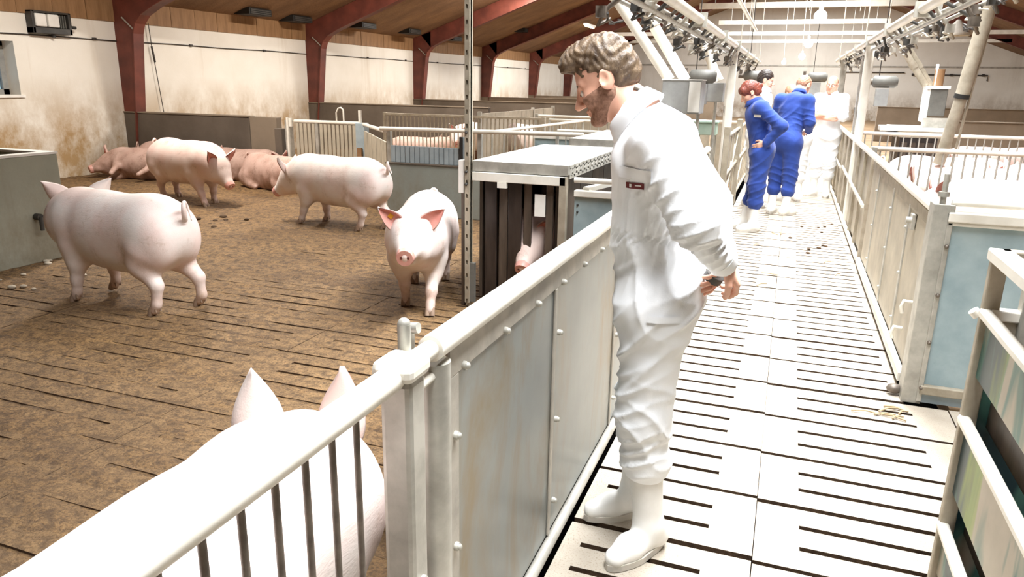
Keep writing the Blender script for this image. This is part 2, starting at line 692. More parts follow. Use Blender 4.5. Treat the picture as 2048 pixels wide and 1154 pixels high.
# window
win = group_root('window_1')
MB().box(XL - .31, XL - .24, WY0, WY0 + .07, WZ0, WZ1).box(XL - .31, XL - .24, WY1 - .09, WY1, WZ0, WZ1).box(XL - .31, XL - .24, WY0, WY1, WZ0, WZ0 + .08).box(XL - .31, XL - .24, WY0, WY1, WZ1 - .07, WZ1).box(XL - .31, XL - .24, 6.72, 6.79, WZ0, WZ1).build('window_frame', 'grey_box', win)
for a, c in ((WY0 + .07, 6.72), (6.79, WY1 - .09)):
    MB().box(XL - .285, XL - .275, a, c, WZ0 + .08, WZ1 - .07).build('window_pane', 'glass', win)
MB().box(XL - .24, XL + .03, WY0 - .04, WY1 + .05, WZ0 - .04, WZ0 - .001).build('window_sill', 'white_plate', win)

# steel portal frames, one at every bay
def frame_mesh(side):
    s = -1 if side < 0 else 1
    xw = XL if s < 0 else XR
    f = lambda d, z: (xw - s * d, z)
    col = [f(0, 0), f(.19, 0), f(.46, 2.36), f(.52, 2.52), f(.62, 2.66), f(.62, 2.90 + .2), f(0, ZW)]
    web = MB().prism(col, -.05, .05)
    web.add(*MB_flange([f(.19, 0), f(.46, 2.36), f(.52, 2.52), f(.66, 2.66)], .11, .02, s))
    raf = [f(.62, 2.64), f(.95, 2.80), (0.05, ZR - .42), (0.05, ZR), f(.3, ZW + .10)]
    rm = MB().prism(raf, -.05, .05)
    rm.add(*MB_flange([f(.62, 2.64), f(.95, 2.80), (0.05, ZR - .42)], .11, .02, s))
    return web, rm


def MB_flange(line, hw, th, s):
    vs, fs = [], []
    for x, z in line:
        vs += [(x, -hw, z), (x, hw, z), (x - s * th, hw, z - th * .5), (x - s * th, -hw, z - th * .5)]
    for i in range(len(line) - 1):
        a, b2 = i * 4, i * 4 + 4
        for k in range(4):
            k2 = (k + 1) % 4
            fs.append((a + k, a + k2, b2 + k2, b2 + k))
    n = len(vs)
    fs += [(0, 3, 2, 1), (n - 4, n - 3, n - 2, n - 1)]
    return vs, fs


fm = [frame_mesh(-1), frame_mesh(1)]
fmm = []
for wmesh, rmesh in fm:
    r = []
    for q, nm in ((wmesh, 'steel_column'), (rmesh, 'rafter')):
        bmh = bmesh.new()
        me = q.mesh(nm)
        bmh.from_mesh(me)
        bmesh.ops.recalc_face_normals(bmh, faces=bmh.faces)
        bmh.to_mesh(me)
        bmh.free()
        me.polygons.foreach_set('use_smooth', [False] * len(me.polygons))
        r.append(me)
    fmm.append(r)
desc = {-6.26: 'rust red steel frame hidden behind the front pens', -0.74: 'rust red steel frame nearest the front wall',
        4.78: 'rust red steel frame beside the daylight window', 10.3: 'rust red steel frame standing where the dark brown pen wall meets the white wall',
        15.82: 'second visible rust red steel frame along the white wall', 21.34: 'third visible rust red steel frame along the white wall',
        26.86: 'fourth visible rust red steel frame along the white wall', 32.38: 'fifth visible rust red steel frame, beside the head of the bending man',
        37.9: 'rust red steel frame closest before the end wall'}
for yb in BAY:
    if yb > 40 or yb < -1:
        continue
    lab = min(desc.items(), key=lambda kv: abs(kv[0] - yb))[1]
    t = thing('portal_frame', lab, 'steel frame', (0, yb, 0), 'rust red portal frames')
    for side in (0, 1):
        link('steel_column', fmm[side][0], 'steel_red', t)
        link('rafter', fmm[side][1], 'steel_red', t)
        xw = XL + .33 if side == 0 else XR - .33
        MB().bar((xw - .12, -.07, 2.62), (xw + .14, -.07, 2.40), .012, .02).build('gusset_strap', 'galv_dull', t, world=False)
# white collar beams across the roof
for k, (yb, nm) in enumerate(((21.34, 'nearest'), (26.86, 'second'), (32.38, 'third'), (37.9, 'farthest'))):
    t = thing('collar_beam', nm + ' white collar beam crossing high over the aisle', 'beam', (0, yb, 3.68), 'white collar beams over the aisle')
    MB().box(-8.4 if k > 1 else -2.6, 8.4 if k > 1 else 2.6, -.05, .05, -.06, .08).build('beam', 'pipe_white', t, world=False)
    for x in (-2.2, 2.2):
        MB().tube([(x, 0, .05), (x, 0, roof_z(x) - 3.66)], .012, 6).build('hanger_rod', 'galv', t, world=False)

# gable wall panel seams and the dado rail
for z in (2.5, 3.5):
    pass
struct(MB().box(XL, XR, YF - .03, YF - .001, 2.70, 2.78).build('trim_2', 'galv_dull'))

# pen dividing walls on the left at every bay, tall and dark
DW = [(10.3, -11.2, -8.47, 1.04, 'pen_wall_dark', 'long dark brown concrete pen wall behind the resting pigs'),
      (15.82, -11.2, -6.4, 1.10, 'pen_wall_dark', 'dark brown concrete pen wall beyond the slatted gate'),
      (21.34, -11.2, -5.2, 1.10, 'pen_wall_dark', 'third dark brown pen wall towards the far end'),
      (26.86, -11.2, -3.6, 1.10, 'pen_wall_mid', 'fourth brown pen wall towards the far end'),
      (32.38, -11.2, -3.0, 1.10, 'pen_wall_mid', 'farthest brown pen wall on the left side')]
for yb, x0, x1, h, mt, lab in DW:
    t = thing('pen_wall', lab, 'pen wall', ((x0 + x1) / 2, yb, 0), 'brown pen walls along the left side')
    MB().box(x0, x1, yb - .07, yb + .07, 0, h - .02).build('wall_slab', mt, t, bevel=.01)
    MB().box(x0, x1, yb - .085, yb + .085, h - .02, h).build('coping', 'pen_wall_mid', t)
    MB().box(x0, x1, yb - .05, yb + .05, h, h + .001).build('top_dust', 'beige_panel', t) if False else None
t = thing('pen_wall', 'lighter brown end piece of pen wall beside the slatted gate', 'pen wall', (-8.2, 10.3, 0), 'brown pen walls along the left side')
MB().box(-8.46, -7.92, 10.23, 10.37, 0, 1.03).build('wall_slab', 'pen_wall_mid', t, bevel=.01)
# right-hand divider walls
for yb, lab in ((15.9, 'grey brown pen wall behind the pigs on the right'), (26.9, 'far grey brown pen wall on the right side')):
    t = thing('pen_wall', lab, 'pen wall', (6, yb, 0), 'pen walls on the right side')
    MB().box(2.6, XR, yb - .07, yb + .07, 0, 1.08).build('wall_slab', 'pen_wall_mid', t, bevel=.01)
    MB().box(2.6, XR, yb - .085, yb + .085, 1.08, 1.10).build('coping', 'pen_wall_mid', t)

# green-grey concrete enclosure at the left edge
t = thing('concrete_pen_box', 'green grey concrete enclosure with white rim at the left picture edge', 'pen wall', (-7.4, 3, 0))
MB().box(-6.36, -6.255, 0.3, 4.92, 0, .955).build('side_wall', 'pen_wall_green', t, bevel=.008)
MB().box(-9.2, -6.36, 4.815, 4.92, 0, .955).build('end_wall', 'pen_wall_green', t, bevel=.008)
MB().box(-6.365, -6.25, 0.3, 4.925, .955, .975).box(-9.2, -6.365, 4.81, 4.925, .955, .975).build('rim', 'white_plate', t)
MB().tube([(-6.19, 4.62, .42), (-6.25, 4.62, .42)], .03, 10).tube([(-6.19, 4.62, .42), (-6.19, 4.62, .30)], .018, 8).build('drinking_nipple', 'dark_box', t)

# blue-grey low concrete wall on the far side of the pen
t = thing('low_wall', 'low blue grey stained concrete wall carrying a ribbed panel', 'pen wall', (-3.5, 8.25, 0))
MB().box(-4.75, -2.2, 8.25, 8.40, 0, .635).build('wall_slab', 'pen_wall_blue', t, bevel=.01)
MB().box(-4.76, -2.2, 8.24, 8.41, .635, .65).build('coping', 'pen_wall_dark', t)
#SECTION_FENCES
# ------------------------------------------------------------------ fences
def rods(parent, pts, z0, z1, r, mat, name='bar', n=8):
    me = MB().tube([(0, 0, z0), (0, 0, z1)], r, n).mesh(name)
    off = wloc(parent)
    for x, y in pts:
        o = link(name, me, mat, parent)
        o.location = (x - off.x, y - off.y, -off.z)


def bolts(parent, pts, ax, mat='galv', r=.011):
    m = MB()
    d = Vector(ax)
    m.tube([d * -.004, d * .008], r, 8).ball(d * .008, r * .8, 8, 4)
    me = m.mesh('bolt')
    off = wloc(parent)
    for p in pts:
        o = link('bolt', me, mat, parent)
        o.location = Vector(p) - off


FX = -0.668
# near barred section, lower left
t = thing('barred_fence', 'near barred fence with thick pale top pipe in the bottom foreground', 'fence', (FX, .5, 0))
MB().tube([(FX, -.6, 1.095), (FX, 1.16, 1.095)], .027, 16).build('top_rail', 'pipe_white', t)
MB().tube([(FX, -.6, .10), (FX, 1.16, .10)], .02, 12).build('bottom_rail', 'galv_dull', t)
rods(t, [(FX, .725 + .0755 * k - .0755 * 12) for k in range(17)], .10, 1.08, .0062, 'bar_dark')
t = thing('fence_post', 'galvanised square post where barred fence meets solid panel fence', 'post', (FX, 1.2, 0))
MB().box(FX - .035, FX + .035, 1.165, 1.235, 0, 1.085).build('post', 'galv', t, bevel=.012)
MB().box(FX - .045, FX + .045, 1.15, 1.245, 1.085, 1.125).build('post_cap', 'pipe_white', t, bevel=.014)
MB().tube([(FX - .028, 1.262, .55), (FX - .028, 1.262, 1.17)], .014, 12).ball((FX - .028, 1.262, 1.17), .014).build('hinge_pin', 'galv', t)
MB().tube([(FX - .05, 1.33, .9), (FX - .05, 1.33, 1.13)], .009, 10).tube([(FX - .065, 1.33, 1.135), (FX - .03, 1.33, 1.14)], .012, 10).build('latch_pin', 'galv', t)
MB().tube([(FX, 1.2, 1.10), (FX, 1.42, 1.095)], .021, 14).build('rail_stub', 'pipe_white', t)
MB().tube([(FX, 1.2, 1.035), (FX, 1.40, 1.035)], .012, 10).build('lower_stub', 'pipe_white', t)
bolts(t, [(FX + .036, 1.2, .62), (FX + .036, 1.2, .25)], (1, 0, 0))


def panel_fence(y0, y1, seams, lab, posts=True):
    t = thing('panel_fence', lab, 'fence', (FX, (y0 + y1) / 2, 0))
    MB().tube([(FX, y0, 1.098), (FX, y1, 1.098)], .030, 18).build('top_rail', 'pipe_white', t)
    for yy in (y0 + .03, y1 - .03):
        MB().tube([(FX - .005, yy, .0), (FX - .005, yy, 1.06)], .036, 14).build('end_tube', 'galv', t)
    MB().tube([(FX + .02, y0 + .08, .055), (FX + .02, y1, .055)], .020, 12).build('bottom_rail', 'galv', t)
    e = [y0 + .08] + seams + [y1 - .05]
    for a, c in zip(e[:-1], e[1:]):
        s = MB().box(FX - .004, FX + .004, a + .003, c - .003, .075, 1.07).build('sheet', 'fence_sheet', t)
    MB().box(FX + .004, FX + .010, y0 + .075, y1 - .05, 1.000, 1.068).build('top_strip', 'galv_dull', t, bevel=.002)
    for a in seams:
        MB().box(FX + .004, FX + .012, a - .02, a + .004, .075, 1.0).build('seam_strip', 'galv_dull', t, bevel=.003)
    MB().box(FX + .004, FX + .010, y0 + .075, y0 + .125, .075, 1.0).build('edge_strip', 'galv_dull', t, bevel=.002)
    bb = [(FX + .012, yy, 1.008) for yy in np.arange(y0 + .15, y1 - .1, .272)]
    bb += [(FX + .012, y0 + .10, z) for z in (.85, .55, .25)]
    for a in seams:
        bb += [(FX + .014, a - .008 + .03, z) for z in (.84, .52, .2)]
    bolts(t, bb, (1, 0, 0))
    return t


panel_fence(1.325, 4.05, [2.235, 3.20], 'solid galvanised panel fence at the knees of the bending man')
panel_fence(4.12, 6.9, [5.05, 6.0], 'solid galvanised panel fence hidden just behind the bending man')
# framed gate sections further along the left of the aisle
for k, (y0, y1, lab) in enumerate(((9.0, 11.1, 'beige tube gate section on the left behind the bending man'), (11.25, 14.0, 'second beige tube gate section on the left past the woman'), (14.2, 18.8, 'third tube gate section far down the left of the aisle'), (19.0, 27.0, 'fourth tube gate section far down the left of the aisle'))):
    t = thing('tube_gate', lab, 'gate', (FX, (y0 + y1) / 2, 0), 'tube gates along the left of the aisle')
    for z in (.12, .62, 1.08):
        MB().tube([(FX, y0, z), (FX, y1, z)], .024, 10).build('rail', 'post_beige', t)
    for yy in (y0, y1):
        MB().box(FX - .035, FX + .035, yy - .035, yy + .035, 0, 1.2).build('gate_post', 'post_beige', t, bevel=.008)
    MB().bar((FX, y0 + .1, .15), (FX, y1 - .1, 1.05), .03, .04).build('brace', 'post_beige', t)
    nb = max(3, int((y1 - y0) / .38))
    for q in range(1, nb):
        yy = y0 + (y1 - y0) * q / nb
        MB().box(FX - .006, FX + .006, yy - .05, yy + .05, .12, 1.06).build('slat', 'beige_panel', t)
for k in range(2):
    pass

RX = 0.785
# right-hand fence, nearest panel section with post at its near end
t = thing('panel_fence', 'beige three sheet panel fence on the right of the aisle', 'fence', (RX, 6, 0))
MB().box(RX - .03, RX + .03, 4.36, 7.62, 1.018, 1.052).build('top_rail', 'pipe_white', t, bevel=.008)
e = [4.40, 5.22, 6.03, 7.03, 7.62]
for a, c in zip(e[:-1], e[1:]):
    MB().box(RX - .005, RX + .005, a + .004, c - .004, .08, .93).build('sheet', 'beige_panel', t)
for a in e[1:-1]:
    MB().box(RX - .014, RX + .001, a - .02, a + .02, .08, .95).build('seam_strip', 'galv', t, bevel=.004)
MB().box(RX - .012, RX + .012, 4.36, 7.62, .93, 1.0).build('upper_band', 'post_beige', t)
MB().bar((RX - .03, 4.45, .06), (RX - .03, 7.62, .06), .035, .05).build('bottom_rail', 'pipe_white', t)
MB().tube([(RX - .005, 4.97, .885), (RX - .06, 4.97, .885)], .02, 10).box(RX - .03, RX - .01, 4.94, 5.03, .83, .92).build('latch_knob', 'galv', t)
for yy, z in ((4.63, .43), (4.83, .21)):
    MB().tube([(RX - .005, yy, z + .03), (RX - .05, yy, z + .035), (RX - .06, yy, z), (RX - .05, yy, z - .04)], .011, 8).build('hook', 'pipe_white', t)
bolts(t, [(RX - .014, a, z) for a in e[1:-1] for z in (.2, .5, .8)], (-1, 0, 0))
t = thing('corner_post', 'grey angle iron corner post between beige panels and blue panel', 'post', (RX, 4.25, 0))
MB().box(RX - .05, RX + .045, 4.225, 4.235, 0, 1.09).box(RX - .05, RX - .04, 4.235, 4.36, 0, 1.09).box(RX + .02, RX + .045, 4.21, 4.23, .02, 1.09).build('angle_iron', 'galv', t, bevel=.003)
MB().tube([(RX + .0, 4.31, .9), (RX + .0, 4.31, 1.235)], .014, 12).tube([(RX, 4.31, 1.12), (RX, 4.31, 1.145)], .026, 12).build('hinge_pin', 'galv', t)
MB().ball((RX - .075, 4.32, .035), .035, 10, 6, (1.2, 1, .8)).build('foot_clamp', 'bar_dark', t)
bolts(t, [(RX + .033, 4.21, z) for z in (.10, .36, .62, .88)], (0, -1, 0), 'bar_dark')
t = thing('blue_panel_fence', 'smooth pale blue panel fence facing the camera on the right', 'fence', (1.8, 4.22, 0))
MB().box(RX + .045, 3.0, 4.235, 4.25, .115, .985).build('sheet', 'blue_panel', t)
MB().box(RX + .02, 3.0, 4.21, 4.255, .985, 1.005).box(RX + .02, 3.0, 4.20, 4.26, 1.005, 1.055).build('white_top_band', 'pipe_white', t, bevel=.006)
MB().tube([(RX + .03, 4.25, 1.098), (3.0, 4.25, 1.098)], .016, 12).build('top_rail', 'pipe_white', t)
MB().box(RX + .03, 3.0, 4.20, 4.25, .065, .115).build('bottom_rail', 'post_beige', t, bevel=.006)
MB().box(RX + .03, 3.0, 4.225, 4.24, .012, .06).build('kick_strip', 'blue_grey', t)
# second right section with uprights and brace
for y0, y1, n, lab in ((7.7, 11.4, 5, 'right aisle fence section with a diagonal brace rod'), (11.5, 15.8, 6, 'right aisle fence section beside the man with folded arms'), (15.9, 21.2, 7, 'distant right aisle fence section'), (21.4, 32.0, 10, 'farthest right aisle fence section')):
    t = thing('panel_fence', lab, 'fence', (RX, (y0 + y1) / 2, 0))
    MB().box(RX - .03, RX + .03, y0, y1, 1.018, 1.052).build('top_rail', 'pipe_white', t, bevel=.008)
    ee = np.linspace(y0, y1, n + 1)
    for a, c in zip(ee[:-1], ee[1:]):
        MB().box(RX, RX + .008, a + .02, c - .02, .08, 1.0).build('sheet', 'beige_panel', t)
    for a in ee:
        MB().box(RX - .03, RX + .02, a - .025, a + .025, 0, 1.03).build('upright', 'post_beige', t, bevel=.005)
    MB().bar((RX - .035, y0 + .1, .55), (RX - .035, y1 - .15, .60), .02, .03).build('brace_rod', 'pipe_white', t)
    MB().bar((RX - .03, y0, .05), (RX - .03, y1, .05), .03, .04).build('bottom_rail', 'pipe_white', t)

# crosswise barred fences in the right pens
for yy, x0, x1, zt_, lab in ((8.40, RX + .05, 5.2, 1.062, 'nearer crosswise barred fence in the right pens'), (11.3, RX + .05, 6.8, 1.062, 'farther crosswise barred fence in the right pens')):
    t = thing('barred_fence', lab, 'fence', ((x0 + x1) / 2, yy, 0))
    MB().tube([(x0, yy, zt_), (x1, yy, zt_)], .024, 12).build('top_rail', 'pipe_white', t)
    MB().tube([(x0, yy, .12), (x1, yy, .12)], .02, 10).build('bottom_rail', 'galv_dull', t)
    rods(t, [(x, yy) for x in np.arange(x0 + .06, x1, .095)], .12, zt_ - .02, .009, 'galv')
    for x in (x0, (x0 + x1) / 2, x1):
        MB().box(x - .03, x + .03, yy - .03, yy + .03, 0, zt_ + .02).build('fence_post', 'galv', t, bevel=.006)

# slatted gate and barred fences in the left pens
t = thing('slatted_gate', 'galvanised gate of upright pale slats behind the side-on pig', 'gate', (-7.0, 10.3, 0))
GX0, GX1, GY = -7.58, -6.42, 10.26
MB().tube([(GX0, GY, .985), (GX1 + .1, GY, .985)], .028, 12).build('top_rail', 'pipe_white', t)
MB().box(GX0, GX1, GY - .02, GY + .02, .36, .42).build('bottom_rail', 'galv_dull', t)
sl = MB().box(-.027, .027, -.012, .012, .42, .955).mesh('slat')
for k in range(15):
    if k == 5:
        continue
    o = link('slat', sl, 'beige_panel', t)
    o.location = (GX0 + .05 + k * .0765 + 7.0, GY - 10.3, 0)
MB().box(GX0 + .405, GX0 + .46, GY - .03, GY + .03, .42, .96).build('latch_bar', 'galv', t)
MB().tube([(-6.78, GY, .98), (-6.78, GY, 1.14), (-6.74, GY, 1.21), (-6.69, GY, 1.22), (-6.65, GY, 1.19), (-6.645, GY, .98)], .013, 10).build('hoop_handle', 'pipe_white', t)
MB().box(GX0 - .02, GX1, GY + .005, GY + .02, .02, .36).build('lower_board', 'pen_wall_dark', t)
t = thing('gate_post', 'grey steel post on the left of the slatted gate', 'post', (-7.65, 10.26, 0))
MB().box(-7.74, -7.64, 10.2, 10.30, 0, 1.0).build('post', 'galv', t, bevel=.01)
MB().tube([(-7.68, 10.2, 0), (-7.68, 10.2, 1.04)], .022, 10).tube([(-7.62, 10.2, .9), (-7.62, 10.2, 1.03)], .03, 10).build('hinge_tube', 'pipe_white', t)
MB().box(-7.92, -7.78, 10.16, 10.28, 0, .86).build('buffer_post', 'pen_wall_dark', t, bevel=.01)
t = thing('gate_post', 'blue grey steel post with upright pin on the right of the slatted gate', 'post', (-6.3, 10.2, 0))
MB().box(-6.37, -6.2, 10.14, 10.28, 0, 1.0).build('post', 'blue_grey', t, bevel=.012)
MB().tube([(-6.31, 10.2, .9), (-6.31, 10.2, 1.19)], .028, 10).build('pin', 'pipe_white', t)
MB().box(-6.33, -6.25, 10.10, 10.14, .45, .62).build('latch_plate', 'wood_strip', t)
t = thing('beige_panel_fence', 'short beige panel fence joining slatted gate post to low wall', 'fence', (-5.6, 9.3, 0))
for k in range(5):
    a, c = k / 5, (k + 1) / 5
    p = lambda s_: (-6.22 + s_ * 1.44, 10.16 - s_ * 1.82)
    MB().bar((*p(a + .01), .46), (*p(c - .01), .46), .02, .86).build('sheet', 'beige_panel', t)
MB().tube([(-6.24, 10.18, .98), (-4.79, 8.32, 1.03)], .026, 10).build('top_rail', 'pipe_white', t)
t = thing('ribbed_panel', 'grey ribbed plastic panel standing on the low blue grey wall', 'panel', (-4.2, 8.31, .65))
for k in range(14):
    x = -4.70 + k * .0675
    MB().box(x, x + .058, 8.30, 8.325, .655, .86).build('slat', 'blue_grey', t)
MB().box(-4.71, -3.75, 8.31, 8.318, .65, .862).build('backing', 'grey_box', t)
t = thing('rubber_flap', 'black upright rubber flap at the right end of the ribbed panel', 'flap', (-3.66, 8.31, .65))
MB().box(-3.745, -3.70, 8.28, 8.33, .655, 1.0).box(-3.64, -3.60, 8.28, 8.33, .655, 1.0).build('dark_flap', 'rubber_black', t)
MB().box(-3.70, -3.64, 8.285, 8.325, .655, 1.0).build('grey_flap', 'blue_grey', t)
t = thing('pipe_rail', 'pale pipe rail running above the low blue grey wall', 'rail', (-3.5, 8.3, 0))
MB().tube([(-4.85, 8.3, 1.062), (-2.2, 8.3, 1.085)], .026, 12).build('pipe', 'pipe_white', t)
for x in (-4.75, -3.5, -2.25):
    MB().box(x - .025, x + .025, 8.33, 8.38, .65, 1.08).build('stanchion', 'galv', t)
MB().box(-2.36, -2.22, 8.16, 8.25, .05, .66).build('white_stop', 'pipe_white', t, bevel=.008)
t = thing('barred_fence', 'fence of close upright bars in the next pen on the left', 'fence', (-5.7, 12.7, 0), )
MB().box(-7.3, -4.1, 12.67, 12.73, 1.01, 1.05).build('top_rail', 'post_beige', t)
MB().box(-7.3, -4.1, 12.67, 12.73, .10, .15).build('bottom_rail', 'post_beige', t)
rods(t, [(x, 12.7) for x in np.arange(-7.24, -4.1, .082)], .12, 1.02, .012, 'post_beige')
for x in (-7.3, -4.1):
    MB().box(x - .03, x + .03, 12.66, 12.74, 0, 1.06).build('fence_post', 'post_beige', t)
t = thing('beige_panel_fence', 'long pale panel fence receding behind the perforated post', 'fence', (-5.4, 14.8, 0))
for k in range(6):
    MB().box(-5.41, -5.38, 12.85 + k * .76, 12.85 + (k + 1) * .76 - .015, .05, 1.08).build('sheet', 'beige_panel', t)
for yy in (12.85, 15.9, 17.4):
    MB().box(-5.43, -5.36, yy - .03, yy + .03, 0, 1.12).build('fence_post', 'galv', t)
for k, (xa, ya, xb, yb_, lab) in enumerate(((-3.55, 8.45, -3.3, 12.4, 'tube fence running away beyond the white feeder platform'), (-2.3, 12.4, -3.9, 12.4, 'tube gate frame beside the chin of the bending man'), (-2.9, 9.6, -1.6, 9.6, 'low tube gate beyond the white feeder platform'))):
    t = thing('tube_gate', lab, 'gate', ((xa + xb) / 2, (ya + yb_) / 2, 0))
    for z in (.35, .7, 1.04):
        MB().tube([(xa, ya, z), (xb, yb_, z)], .022, 10).build('rail', 'pipe_white' if z > 1 else 'galv', t)
    nn = 11
    for q in range(nn + 1):
        x, y = xa + (xb - xa) * q / nn, ya + (yb_ - ya) * q / nn
        MB().tube([(x, y, 0 if q in (0, nn) else .35), (x, y, 1.04)], .024 if q in (0, nn) else .009, 8).build('bar' if q not in (0, nn) else 'gate_post', 'galv', t)
t = thing('beige_panel_fence', 'beige panel fence crossing the far left alley behind the hopper box', 'fence', (-2.6, 13.5, 0))
for k in range(8):
    MB().box(-4.5 + k * .46, -4.5 + k * .46 + .445, 13.49, 13.51, .05, 1.02).build('sheet', 'beige_panel', t)
MB().tube([(-4.5, 13.5, 1.05), (-.78, 13.5, 1.05)], .026, 10).build('top_rail', 'pipe_white', t)
for x in (-4.5, -2.6, -.8):
    MB().box(x - .03, x + .03, 13.47, 13.53, 0, 1.09).build('fence_post', 'galv', t)
t = thing('pale_green_crate', 'pale green plastic crate on a stand left of the woman', 'crate', (-1.15, 11.4, .95))
MB().box(-1.30, -1.0, 11.3, 11.6, .95, 1.12).box(-1.32, -.98, 11.28, 11.62, 1.12, 1.15).build('crate', 'crate_green', t, bevel=.01)
for x in (-1.27, -1.03):
    for y in (11.33, 11.57):
        MB().box(x - .02, x + .02, y - .02, y + .02, 0, .95).build('leg', 'galv', t)
t = thing('blue_crate_side', 'pale blue panel box beyond the white feeder platform', 'panel', (-2.6, 9.7, 0))
for k in range(5):
    MB().box(-3.25 + k * .3, -3.25 + k * .3 + .29, 9.7, 9.72, .0, .92).build('sheet', 'blue_panel', t)
MB().box(-3.27, -1.73, 9.68, 9.74, .92, .97).build('top_rail', 'pipe_white', t)


# ------------------------------------------------------------------ feeder stations beside the aisle
def feeder(lab, dy=0.0, pig_gap=True):
    t = thing('feeder_station', lab, 'feeder', (-1.79, 5.8 + dy, 0), 'feeder stations with white platform tops')
    X0, X1, Y0, Y1 = -2.13, -1.41, 4.96, 6.62
    D = lambda y: y + dy
    MB().box(X0, X1, D(Y0), D(Y1), 1.085, 1.10).build('platform_top', 'white_plate', t, bevel=.004)
    MB().box(X0, X1, D(Y0 - .012), D(Y0), 1.025, 1.098).box(X0, X1, D(Y1), D(Y1 + .012), 1.025, 1.098).box(X0 - .012, X0, D(Y0), D(Y1), 1.025, 1.098).build('platform_lip', 'galv', t)
    # aisle-side flange with a row of slots between short webs
    m = MB().box(X1, X1 + .012, D(Y0), D(Y1), 1.075, 1.098).box(X1, X1 + .012, D(Y0), D(Y1), 1.005, 1.03)
    ns = 15
    for k in range(ns + 1):
        yy = Y0 + (Y1 - Y0) * k / ns
        m.bar((X1 + .006, D(max(Y0 + .02, yy - .012)), 1.028), (X1 + .006, D(min(Y1 - .02, yy + .03)), 1.077), .012, .06)
    m.build('slotted_flange', 'galv', t)
    MB().box(X0, X1 - .0, D(Y0 + .03), D(Y1 - .03), 1.0, 1.02).build('under_tray', 'dark_box', t)
    MB().box(X0 + .0, X1 - .01, D(Y0 - .03), D(Y0 + .02), .955, 1.02).build('front_beam', 'pipe_white', t, bevel=.004)
    MB().box(-1.93, -1.86, D(Y0 - .035), D(Y0 + .0), .915, .955).build('beam_clip', 'pipe_white', t)
    for x, yy in ((X1 - .03, Y0 - .01), (X1 - .03, Y1 - .04), (X0 + .02, Y1 - .04)):
        MB().box(x - .028, x + .028, D(yy - .02), D(yy + .03), 0, 1.02).build('leg', 'post_beige', t, bevel=.005)
    # front: upright dark rubber boards with one gap
    xs_ = [(-2.06, -1.965, 'black_panel'), (-1.955, -1.885, 'brown_panel'), (-1.875, -1.77, 'black_panel'), (-1.76, -1.70, 'brown_panel'), (-1.585, -1.53, 'brown_panel'), (-1.52, -1.475, 'black_panel')]
    for k, (a, c, mt) in enumerate(xs_):
        MB().box(a, c, D(Y0 + .05 + .02 * (k % 2)), D(Y0 + .075 + .02 * (k % 2)), .04, .95).build('front_board', mt, t, bevel=.006)
    MB().box(-1.70, -1.63, D(Y0 + .3), D(Y0 + .33), .04, .95).build('inner_board', 'black_panel', t)
    for x in (X0 + .02, X1 - .05):
        for k in range(4):
            a = Y0 + .1 + k * .38
            MB().box(x - .012, x + .012, D(a), D(a + .37), .04, .98).build('side_board', 'black_panel' if k % 2 else 'brown_panel', t)
    MB().box(X0 + .02, X1 - .05, D(Y1 - .12), D(Y1 - .1), .04, .98).build('back_board', 'black_panel', t)
    MB().box(-1.66, -1.58, D(Y0 + .02), D(Y0 + .03), .72, .88).build('white_label', 'white_plate', t)
    return t


feeder('front feeder station with white platform top and black boards beside the perforated post')
feeder('second feeder station with white platform top, behind the front one', 2.55)
# perforated steel post
t = thing('perforated_post', 'tall perforated steel post rising from front feeder corner to the roof', 'post', (-2.16, 4.93, 0))
m = MB()
for z0 in np.arange(0.03, 4.9, .10):
    m.box(-2.174, -2.164, 4.90, 4.94, z0, z0 + .10).box(-2.15, -2.137, 4.90, 4.94, z0, z0 + .10).box(-2.164, -2.15, 4.90, 4.94, z0 + .03, z0 + .10)
m.build('punched_face', 'post_beige', t)
MB().box(-2.174, -2.137, 4.92, 4.96, 0, 4.93).build('back_channel', 'post_beige', t)
MB().box(-2.235, -2.19, 4.92, 4.97, .86, 1.10).build('white_bracket', 'white_plate', t, bevel=.006)
MB().box(-2.215, -2.19, 4.93, 4.98, .0, .86).build('rubbing_strip', 'brown_panel', t)
MB().box(-2.14, -2.10, 4.91, 4.94, .04, .34).build('foot_shoe', 'motor_grey', t)
bolts(t, [(-2.16, 4.90, z) for z in (.93, 1.02, 1.3)], (0, -1, 0), 'dark_box')

# pale blue side panel behind the rail, between feeder and aisle
t = thing('blue_panel_fence', 'pale blue panel fence between front feeder and the bending man', 'fence', (-1.05, 5.02, 0))
MB().box(-1.375, -.72, 5.02, 5.04, .05, .88).build('sheet', 'blue_panel', t)
MB().box(-1.375, -.72, 4.99, 5.06, .88, .925).build('top_channel', 'pipe_white', t, bevel=.005)
MB().tube([(-1.38, 5.02, .995), (-.70, 5.02, .995)], .02, 12).build('pipe_rail', 'pipe_white', t)
MB().bar((-1.30, 5.04, .93), (-.85, 6.3, .98), .05, .03).build('slanted_stay', 'pipe_white', t)
bolts(t, [(-1.35, 5.02, z) for z in (.82, .77)], (0, -1, 0), 'dark_box', .008)
t = thing('aisle_edge_plate', 'pale galvanised side plate closing the alley by the feeders', 'panel', (-1.0, 8, 0))
MB().box(-1.36, -.72, 7.4, 7.42, .05, .9).build('sheet', 'galv', t)
MB().tube([(-1.36, 7.4, .94), (-.7, 7.4, .94)], .02, 10).build('pipe_rail', 'pipe_white', t)

